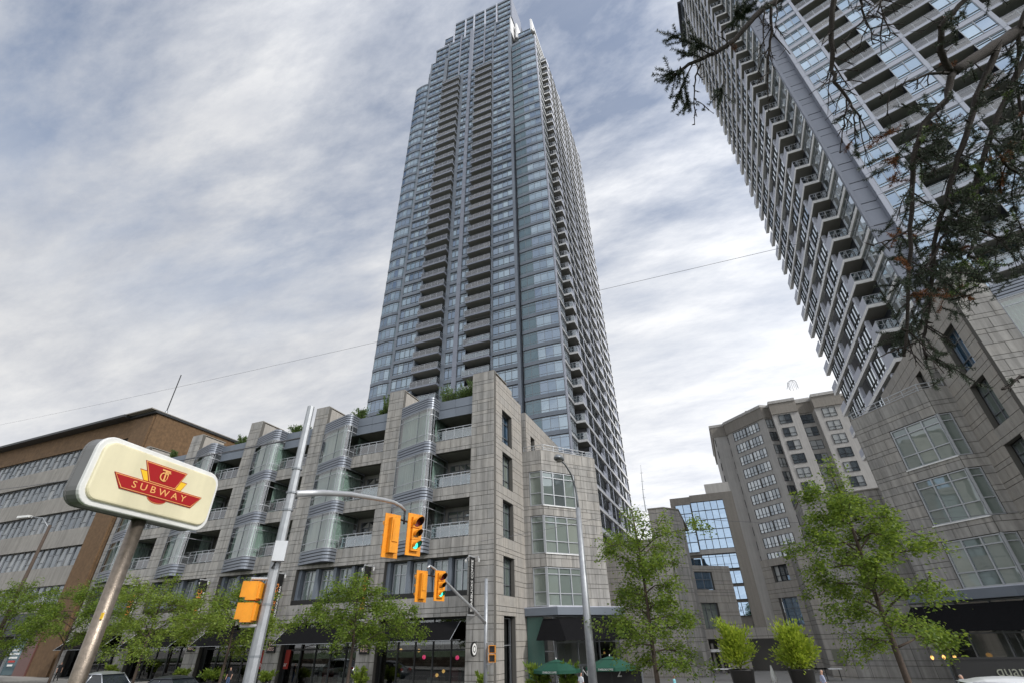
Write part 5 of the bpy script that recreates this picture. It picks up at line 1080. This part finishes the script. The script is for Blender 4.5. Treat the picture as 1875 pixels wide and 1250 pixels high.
# ---- cars
def bev(me,off=.05,seg=2):
    bm=bmesh.new(); bm.from_mesh(me); bmesh.ops.remove_doubles(bm,verts=bm.verts,dist=1e-4); bmesh.ops.recalc_face_normals(bm,faces=bm.faces); bmesh.ops.bevel(bm,geom=[e for e in bm.edges if len(e.link_faces)==2 and e.calc_face_angle(0)>.35],offset=off,segments=seg,affect='EDGES'); bm.to_mesh(me); bm.free(); me.polygons.foreach_set('use_smooth',[True]*len(me.polygons)); return me
def car(name,label,x,y,yaw,paint,H=1.47,suv=False,group='cars on the road'):
    g0=gz(x); T=thing(name,label,'car',(x,y,g0),group); L0=(x,y,g0); hw=.89; sh=.92 if not suv else 1.02
    b=MB(); prof=[(-2.2,.42),(-2.18,.30),(2.2,.30),(2.24,.5),(2.16,.72),(1.15,sh-.06),(-.9,sh),(-2.05,sh-.02),(-2.22,.75)]
    n=len(prof); V=[(px_,-hw,pz) for px_,pz in prof]+[(px_,hw,pz) for px_,pz in prof]; b.v=V; k=b.mi(paint)
    for i in range(n): j=(i+1)%n; b.f.append((i,j,n+j,n+i)); b.m.append(k); b.t.append(0.)
    b.f.append(tuple(reversed(range(n)))); b.f.append(tuple(range(n,2*n))); b.m+=[k,k]; b.t+=[0.,0.]
    me=b.mesh('car_body'); bev(me,.07,3); put('body',me,T,loc=L0,yaw=yaw)
    rb=-2.0 if suv else -1.75; rt_=-1.75 if suv else -1.05
    lo=[(1.2,sh-.05),(rb,sh-.03)]; hi=[(.42,H-.15),(rt_,H-.16)]
    g=MB(); 
    for s in (-1,1): g.face([(lo[0][0],s*(hw-.06),lo[0][1]),(lo[1][0],s*(hw-.06),lo[1][1]),(hi[1][0],s*(hw-.24),hi[1][1]),(hi[0][0],s*(hw-.24),hi[0][1])][::s],'car_glass')
    gs=put('side_glass',g,T,loc=L0,yaw=yaw)
    g=MB(); g.face([(lo[0][0],-(hw-.06),lo[0][1]),(lo[0][0],hw-.06,lo[0][1]),(hi[0][0],hw-.24,hi[0][1]),(hi[0][0],-(hw-.24),hi[0][1])],'car_glass'); put('windscreen',g,T,loc=L0,yaw=yaw)
    g=MB(); g.face([(lo[1][0],hw-.06,lo[1][1]),(lo[1][0],-(hw-.06),lo[1][1]),(hi[1][0],-(hw-.24),hi[1][1]),(hi[1][0],hw-.24,hi[1][1])],'car_glass'); put('rear_window',g,T,loc=L0,yaw=yaw)
    r=MB(); r.face([(hi[0][0],-(hw-.25),H-.155),(hi[0][0],hw-.25,H-.155),(hi[1][0],hw-.25,H-.165),(hi[1][0],-(hw-.25),H-.165)],paint)
    xs=np.linspace(hi[0][0]+.12,hi[1][0]-.12,6); ys=np.linspace(-(hw-.2),hw-.2,7); zf=lambda i,j:H-.16+.16*math.sin(PI*i/5)**.5*math.sin(PI*j/6)**.4
    for i in range(5):
        for j in range(6): r.face([(xs[i],ys[j],zf(i,j)),(xs[i],ys[j+1],zf(i,j+1)),(xs[i+1],ys[j+1],zf(i+1,j+1)),(xs[i+1],ys[j],zf(i+1,j))][::-1],paint)
    for s in (-1,1):
        for t in (0,.42,1): r.tube([(lo[0][0]+(lo[1][0]-lo[0][0])*t,s*(hw-.05),lo[0][1]),(hi[0][0]+(hi[1][0]-hi[0][0])*t,s*(hw-.225),H-.16)],.035,paint,6)
        r.tube([(hi[0][0],s*(hw-.225),H-.155),(hi[1][0],s*(hw-.225),H-.16)],.045,paint,6)
    put('roof',r,T,loc=L0,yaw=yaw,smooth=True)
    for wx in (-1.38,1.38):
        for s in (-1,1):
            w=MB(); w.tube([(wx,s*(hw-.2),.33),(wx,s*(hw+.01),.33)],.33,'tyre',20); wo_=put('wheel',w,T,loc=L0,yaw=yaw); w=MB(); w.tube([(wx,s*(hw-.02),.33),(wx,s*(hw+.016),.33)],.2,'rim',14); put('rim',w,wo_,loc=L0,yaw=yaw)
    for s in (-1,1):
        l=MB(); l.box((2.17,s*.62,.68),(.14,.36,.14),'light_white'); put('headlight',l,T,loc=L0,yaw=yaw); l=MB(); l.box((-2.17,s*.7,.8),(.12,.28,.16),'light_red'); put('tail_light',l,T,loc=L0,yaw=yaw); l=MB(); l.box((.75,s*(hw+.06),sh+.06),(.12,.18,.13),paint); put('wing_mirror',l,T,loc=L0,yaw=yaw)
car('parked_car','silver hatchback parked beside the subway sign pole',-37.6,23.6,PI,'car_silver',1.6)
car('parked_car','grey car parked behind the silver hatchback',-31.8,23.9,PI,'car_dark',1.5)
car('parked_car','silver sedan in front of the coffee shop window',-16.4,23.7,PI,'car_silver',1.5)
car('parked_car','white sport utility car roof at the lower right corner',8.2,23.4,0,'car_white',1.86,True)
# ---- people
def person(label,px,py,Y,h,yaw,top,bot,skin,hair,walk=.0,sleeve=True,bag=None,zg=None):
    q=pY(px,py,Y); x=q.x; zg=gz(x)+.14 if zg is None else zg; h=q.z-zg if h is None else h; k=h/1.75
    V=[];E_=[];Rr=[]
    def v(p,r,par=None):
        V.append(tuple(c*k for c in p)); Rr.append(r*k)
        if par is not None: E_.append((par,len(V)-1))
        return len(V)-1
    pel=v((0,0,.97),.135); sp=v((0,.005,1.15),.125,pel); ch=v((0,0,1.34),.15,sp); nb=v((0,.01,1.47),.065,ch); hb=v((0,0,1.55),.06,nb); hd=v((0,-.015,1.63),.092,hb); v((0,-.005,1.71),.065,hd); v((0,-.105,1.615),.018,hd)
    for s in (-1,1):
        sh=v((s*.17,.01,1.42),.062,ch); el=v((s*.235,.03+walk*s*.12,1.14),.046,sh); wr=v((s*.24,-.06+walk*s*.3,.93),.032,el); pm=v((s*.24,-.08+walk*s*.32,.86),.036,wr)
        for i,(dx,l) in enumerate(((-.03,.075),(-.012,.09),(.008,.085),(.026,.07))): f1=v((s*.24+dx,-.085+walk*s*.32,.86-l*.55),.010,pm); v((s*.24+dx*.9,-.10+walk*s*.32,.86-l),.008,f1)
        t=v((s*.24-s*.02,-.125+walk*s*.32,.85),.011,pm); v((s*.23,-.14+walk*s*.32,.81),.009,t)
        hp=v((s*.085,0,.90),.10,pel); kn=v((s*.095,-.03-walk*s*.25,.51),.066,hp); an=v((s*.095,.03-walk*s*.42,.10+abs(walk)*.05*(s>0)),.045,kn); v((s*.10,-.13-walk*s*.42,.045+abs(walk)*.04*(s>0)),.04,an)
    me=bpy.data.meshes.new('person'); me.from_pydata(V,E_,[]); o=bpy.data.objects.new('tmp',me); COL.objects.link(o); md=o.modifiers.new('s','SKIN'); md.use_smooth_shade=True
    for i,r in enumerate(Rr): me.skin_vertices[0].data[i].radius=(r,r*(.75 if 0<i<3 else 1))
    me.skin_vertices[0].data[0].use_root=True; o.modifiers.new('d','SUBSURF').levels=1
    dg=bpy.context.evaluated_depsgraph_get(); m2_=bpy.data.meshes.new_from_object(o.evaluated_get(dg)); COL.objects.unlink(o); bpy.data.objects.remove(o)
    m2_.materials.clear()
    for m_ in (skin,top,bot,'black_plastic',hair): m2_.materials.append(M[m_])
    for p in m2_.polygons:
        c=p.center/k; a=abs(c.x)
        if c.z>1.49: i=4 if (c.z>1.665 or (c.y>.02 and c.z>1.56)) else 0
        elif a>.16 and c.z<(1.2 if sleeve else .93): i=0
        elif c.z>.97: i=1
        elif c.z>.10 and a<.2: i=2
        elif a<.2: i=3
        else: i=0
        p.material_index=i
    m2_.polygons.foreach_set('use_smooth',[True]*len(m2_.polygons)); T=thing('person',label,'person',(x,Y,zg)); put('body',m2_,T,loc=(x,Y,zg),yaw=yaw)
    if bag: b=MB(); b.box((0,.2*k,1.25*k),(.3*k,.16*k,.42*k),bag); put('backpack',b,T,loc=(x,Y,zg),yaw=yaw)
person('person in black top and shorts striding along the pavement at far left',115,1210,31.,None,R(70),'cloth_black','cloth_black','skin','hair',.8)
person('person in a black printed shirt standing at the restaurant door',424,1220,31.5,None,R(20),'cloth_black','jeans','skin','skin')
person('person in a pale lilac shirt and black trousers walking past the right planter',1501,1223,31.,None,R(100),'cloth_lilac','cloth_black','skin','hair_grey',.4)
person('dark haired person in a cyan top crossing the plaza at left',1233,1234,33.,None,R(80),'cloth_cyan','jeans','skin_dark','hair',.4)
person('grey haired person walking before the dark granite name wall',1757,1231,27.5,None,R(-80),'cloth_white','jeans','skin','hair_grey',.3)
person('dark haired person in a light blue shirt by the white car',1780,1243,26.6,None,R(-70),'cloth_blue','jeans','skin_dark','hair',.3)
person('person in a white top beside the street lamp near the patio',1064,1242,32.,1.45,R(150),'cloth_white','cloth_red','skin','hair',0)
# ------------------------------------------------------------------ spruce boughs overhead, trunk out of frame at right
SP=thing('spruce_tree','dark spruce boughs with bare twigs hanging in from the upper right','tree',(7.2,6.2,1.5))
rs=np.random.RandomState(5)
bk=MB(); NP=[];ND=[];NK=[]
def P3(p,d): return pD(p[0],p[1],d)
def needles(a,c,dens,ln,kind=0):
    a=np.array(a);c=np.array(c); L_=np.linalg.norm(c-a); n=int(dens*L_)
    if n<1: return
    t=rs.rand(n)[:,None]; dr=(c-a)/L_; side=rs.normal(0,1,(n,3)); side-=(side@dr)[:,None]*dr; side/=np.linalg.norm(side,axis=1)[:,None]+1e-9
    D=side*.85+dr*rs.uniform(.15,.6,(n,1)); D/=np.linalg.norm(D,axis=1)[:,None]; NP.append(a+(c-a)*t); ND.append(D*ln*rs.uniform(.7,1.2,(n,1))); NK.append(np.full(n,kind))
def limb(pp,d0,d1,r0,r1,nt=0,tl=.3,leafy=0.,tipk=0,down=.5):
    n=len(pp); pts=[P3(p,d0+(d1-d0)*i/(n-1)) for i,p in enumerate(pp)]
    fine=[]
    for i in range(n-1):
        for k in range(4):
            t=k/4; fine.append(pts[i].lerp(pts[i+1],t)+Vector(rs.normal(0,.006,3)))
    fine.append(pts[-1]); m=len(fine); bk.tube(fine,[1.3*(r0+(r1-r0)*i/(m-1)) for i in range(m)],'bark_dark',7)
    for i in range(0,m,2): bk.tube([fine[i],fine[i]+Vector(rs.normal(0,.02,3))],[r1*1.6+.004,.003],'bark_dark',5)
    if leafy>.9:
        for i in range(m//3,m-1): needles(fine[i],fine[i+1],260,.028)
    for j in range(nt):
        f=rs.uniform(.1,1)*(m-1); i=min(m-2,int(f)); p=fine[i].lerp(fine[i+1],f-i); ax=(fine[i+1]-fine[i]).normalized(); v_=Vector(rs.normal(0,1,3)); v_-=ax*v_.dot(ax); v_.normalize(); e=(ax*.45+v_*.9+Vector((0,0,-down))).normalized(); l=tl*rs.uniform(.45,1.2)
        q1=p+e*l*.5; q2=p+(e+Vector((0,0,-.22))).normalized()*l; bk.tube([p,q1,q2],[.007,.005,.003],'bark_dark',5)
        lf=rs.rand()<leafy; kd=2 if rs.rand()<.05 else (1 if rs.rand()<.06 else 0)
        for s in range(3):
            a=q1.lerp(q2,rs.uniform(-.3,.9)); e2=(e+Vector(rs.normal(0,.6,3))).normalized()*l*rs.uniform(.25,.5); bk.tube([a,a+e2],[.004,.002],'bark_dark',4)
            if lf: needles(a,a+e2,600,.028,kd)
        if lf: needles(p.lerp(q1,.4),q2,600,.03,kd)
D0=4.6
limb([(1930,20),(1875,52),(1800,98),(1744,134)],4.9,4.4,.055,.034,6,.25,.3)
limb([(1744,134),(1722,95),(1722,50),(1768,0),(1790,-30)],4.4,4.3,.022,.014,7,.3,.35)
limb([(1744,134),(1735,180),(1692,225),(1672,290),(1668,420),(1662,560),(1655,650)],4.4,4.0,.024,.008,20,.34,.62)
limb([(1744,134),(1700,135),(1650,155),(1612,180)],4.4,4.2,.012,.004,6,.2,.1)
limb([(1830,80),(1790,180),(1760,270),(1742,340),(1718,410),(1700,560),(1690,620),(1697,655)],4.6,4.1,.024,.007,24,.36,.7)
limb([(1900,60),(1850,160),(1810,260),(1785,350),(1790,420),(1772,470)],4.8,4.3,.026,.009,22,.36,.8)
limb([(1900,-20),(1868,40),(1862,150),(1875,260)],4.7,4.6,.018,.008,16,.3,.7)
limb([(1785,350),(1740,400),(1720,450),(1690,500)],4.4,4.2,.012,.005,12,.32,.85)
limb([(1810,260),(1850,310),(1880,330)],4.4,4.4,.012,.006,8,.3,.8)
limb([(1790,420),(1840,440),(1880,420)],4.4,4.4,.010,.005,8,.3,.75)
limb([(1668,420),(1630,440),(1600,450)],4.2,4.1,.007,.003,2,.16,.3)
limb([(1690,620),(1650,635),(1605,655)],4.1,4.0,.008,.003,3,.15,.2)
limb([(1480,-30),(1425,0),(1395,18),(1347,72),(1310,98),(1262,118),(1232,140)],5.2,4.9,.030,.010,10,.22,.2)
for a,c in (((1300,100),(1222,60)),((1290,108),(1240,95)),((1262,118),(1226,150)),((1250,125),(1262,205)),((1268,118),(1232,200)),((1240,130),(1222,140)),((1310,95),(1262,70)),((1340,55),(1352,15)),((1347,45),(1372,12)),((1326,150),(1318,180)),((1320,60),(1375,15))):
    p,q=P3(a,4.95),P3(c,4.9); m=p.lerp(q,.5)+Vector((0,0,.03)); bk.tube([p,m,q],[.008,.006,.003],'bark_dark',5); needles(p.lerp(q,.2),q,1100,.034)
    for s in range(9):
        u=p.lerp(q,rs.uniform(.3,.9)); w=u+(q-p).normalized()*.1+Vector(rs.normal(0,.06,3)); bk.tube([u,w],[.004,.002],'bark_dark',4); needles(u,w,800,.03)
limb([(1282,118),(1274,140),(1270,180),(1272,228)],4.95,4.9,.008,.003,5,.16,.05,down=.2)
limb([(1272,180),(1290,195),(1306,208)],4.9,4.9,.004,.002,1,.08,.6)
limb([(1412,8),(1412,60),(1406,120),(1406,170),(1407,205)],5.0,4.8,.013,.003,9,.3,.0)
limb([(1398,18),(1398,60),(1402,105)],5.0,4.9,.007,.003,3,.15,0)
limb([(1424,0),(1421,35),(1418,65)],5.0,4.9,.006,.002,3,.15,.0)
limb([(1528,-20),(1522,60),(1524,130),(1530,150),(1556,190),(1575,215)],4.8,4.5,.022,.006,16,.36,.0)
limb([(1550,185),(1545,230),(1538,280)],4.6,4.5,.006,.003,4,.16,.7)
limb([(1566,205),(1564,245),(1572,285)],4.6,4.5,.006,.003,4,.16,.7)
limb([(1575,-20),(1578,20),(1592,50),(1598,80)],4.7,4.6,.010,.003,12,.3,.0)
limb([(1612,-10),(1610,20),(1630,60)],4.7,4.6,.008,.003,8,.28,.0)
limb([(1640,-20),(1590,25),(1560,60),(1530,90)],4.8,4.6,.007,.003,6,.22,0)
limb([(1890,680),(1862,694),(1846,708),(1834,712)],3.9,3.8,.008,.004,4,.06,.3)
# clumps of foliage hanging in the mass at right
for cx,cy,rx,ry,n in ((1690,270,48,42,34),(1665,300,30,30,14),(1700,515,55,38,40),(1760,500,60,45,36),(1830,300,42,42,26),(1745,420,60,55,34),(1840,420,35,45,22),(1800,170,50,60,20),(1855,250,25,60,18),(1790,350,40,40,20),(1655,455,26,22,10),(1665,600,20,30,6),(1750,70,30,30,6),(1630,420,14,10,5)):
    for i in range(int(n*.75)):
        px,py=cx+rs.normal(0,rx*.7),cy+rs.normal(0,ry*.7); d=rs.uniform(4.0,4.9); p=P3((px,py),d); e=Vector((rs.normal(0,.8),rs.normal(0,.8),rs.uniform(-1.1,.1))).normalized()*rs.uniform(.12,.3); bk.tube([p,p+e*.5,p+e],[.006,.004,.002],'bark_dark',4); kd=2 if rs.rand()<.05 else (1 if rs.rand()<.05 else 0); needles(p,p+e,620,.03,kd)
        for s in range(3):
            u=p+e*rs.uniform(.2,.7); w=u+Vector(rs.normal(0,.07,3)); bk.tube([u,w],[.003,.002],'bark_dark',4); needles(u,w,620,.028,kd)
bk.tube([(7.2,6.2,1.5),(7.2,6.2,5),(7.15,6.15,9),(7.1,6.1,13)],[.28,.22,.13,.02],'bark_dark',12)
for a,d in (((1930,20),4.9),((1900,60),4.8),((1900,-20),4.7),((1480,-30),5.2),((1528,-20),4.8),((1575,-20),4.7),((1640,-20),4.8),((1612,-10),4.7),((1890,680),3.9)):
    q=P3(a,d); z_=max(2.4,min(12,q.z-.6)); up_z=.25 if a[0]>1800 else 3.2; bk.tube([(7.2,6.2,z_ if a[0]>1800 else 11),Vector((7.2,6.2,z_)).lerp(q,.5)+Vector((0,0,up_z)),q+Vector((0,0,up_z*.4-.1)),q],[.05,.035,.025,.016],'bark_dark',7)
put('trunk',bk,SP,smooth=True)
A=np.concatenate(NP); D=np.concatenate(ND); K=np.concatenate(NK); sd=np.cross(D,rs.normal(0,1,D.shape)); sd/=np.linalg.norm(sd,axis=1)[:,None]+1e-9; V=np.stack([A-sd*.0017,A+sd*.0017,A+D*.6+sd*.0017,A+D,A+D*.6-sd*.0017],1)
me=bpy.data.meshes.new('needles'); me.from_pydata(V.reshape(-1,3).tolist(),[],np.arange(len(A)*5).reshape(-1,5).tolist())
for m_ in ('needle','needle_new','needle_dead'): me.materials.append(M[m_])
me.polygons.foreach_set('material_index',K.astype(int).tolist()); me.update(); o=put('crown',me,SP); o.location=-Vector((7.2,6.2,1.5))
flush()
for o in list(bpy.data.objects):           # letters as plain meshes
    if o.type=='FONT':
        dg=bpy.context.evaluated_depsgraph_get(); me=bpy.data.meshes.new_from_object(o.evaluated_get(dg)); n=bpy.data.objects.new('lettering',me); COL.objects.link(n); n.parent=o.parent; n.matrix_basis=o.matrix_basis.copy(); bpy.data.objects.remove(o)
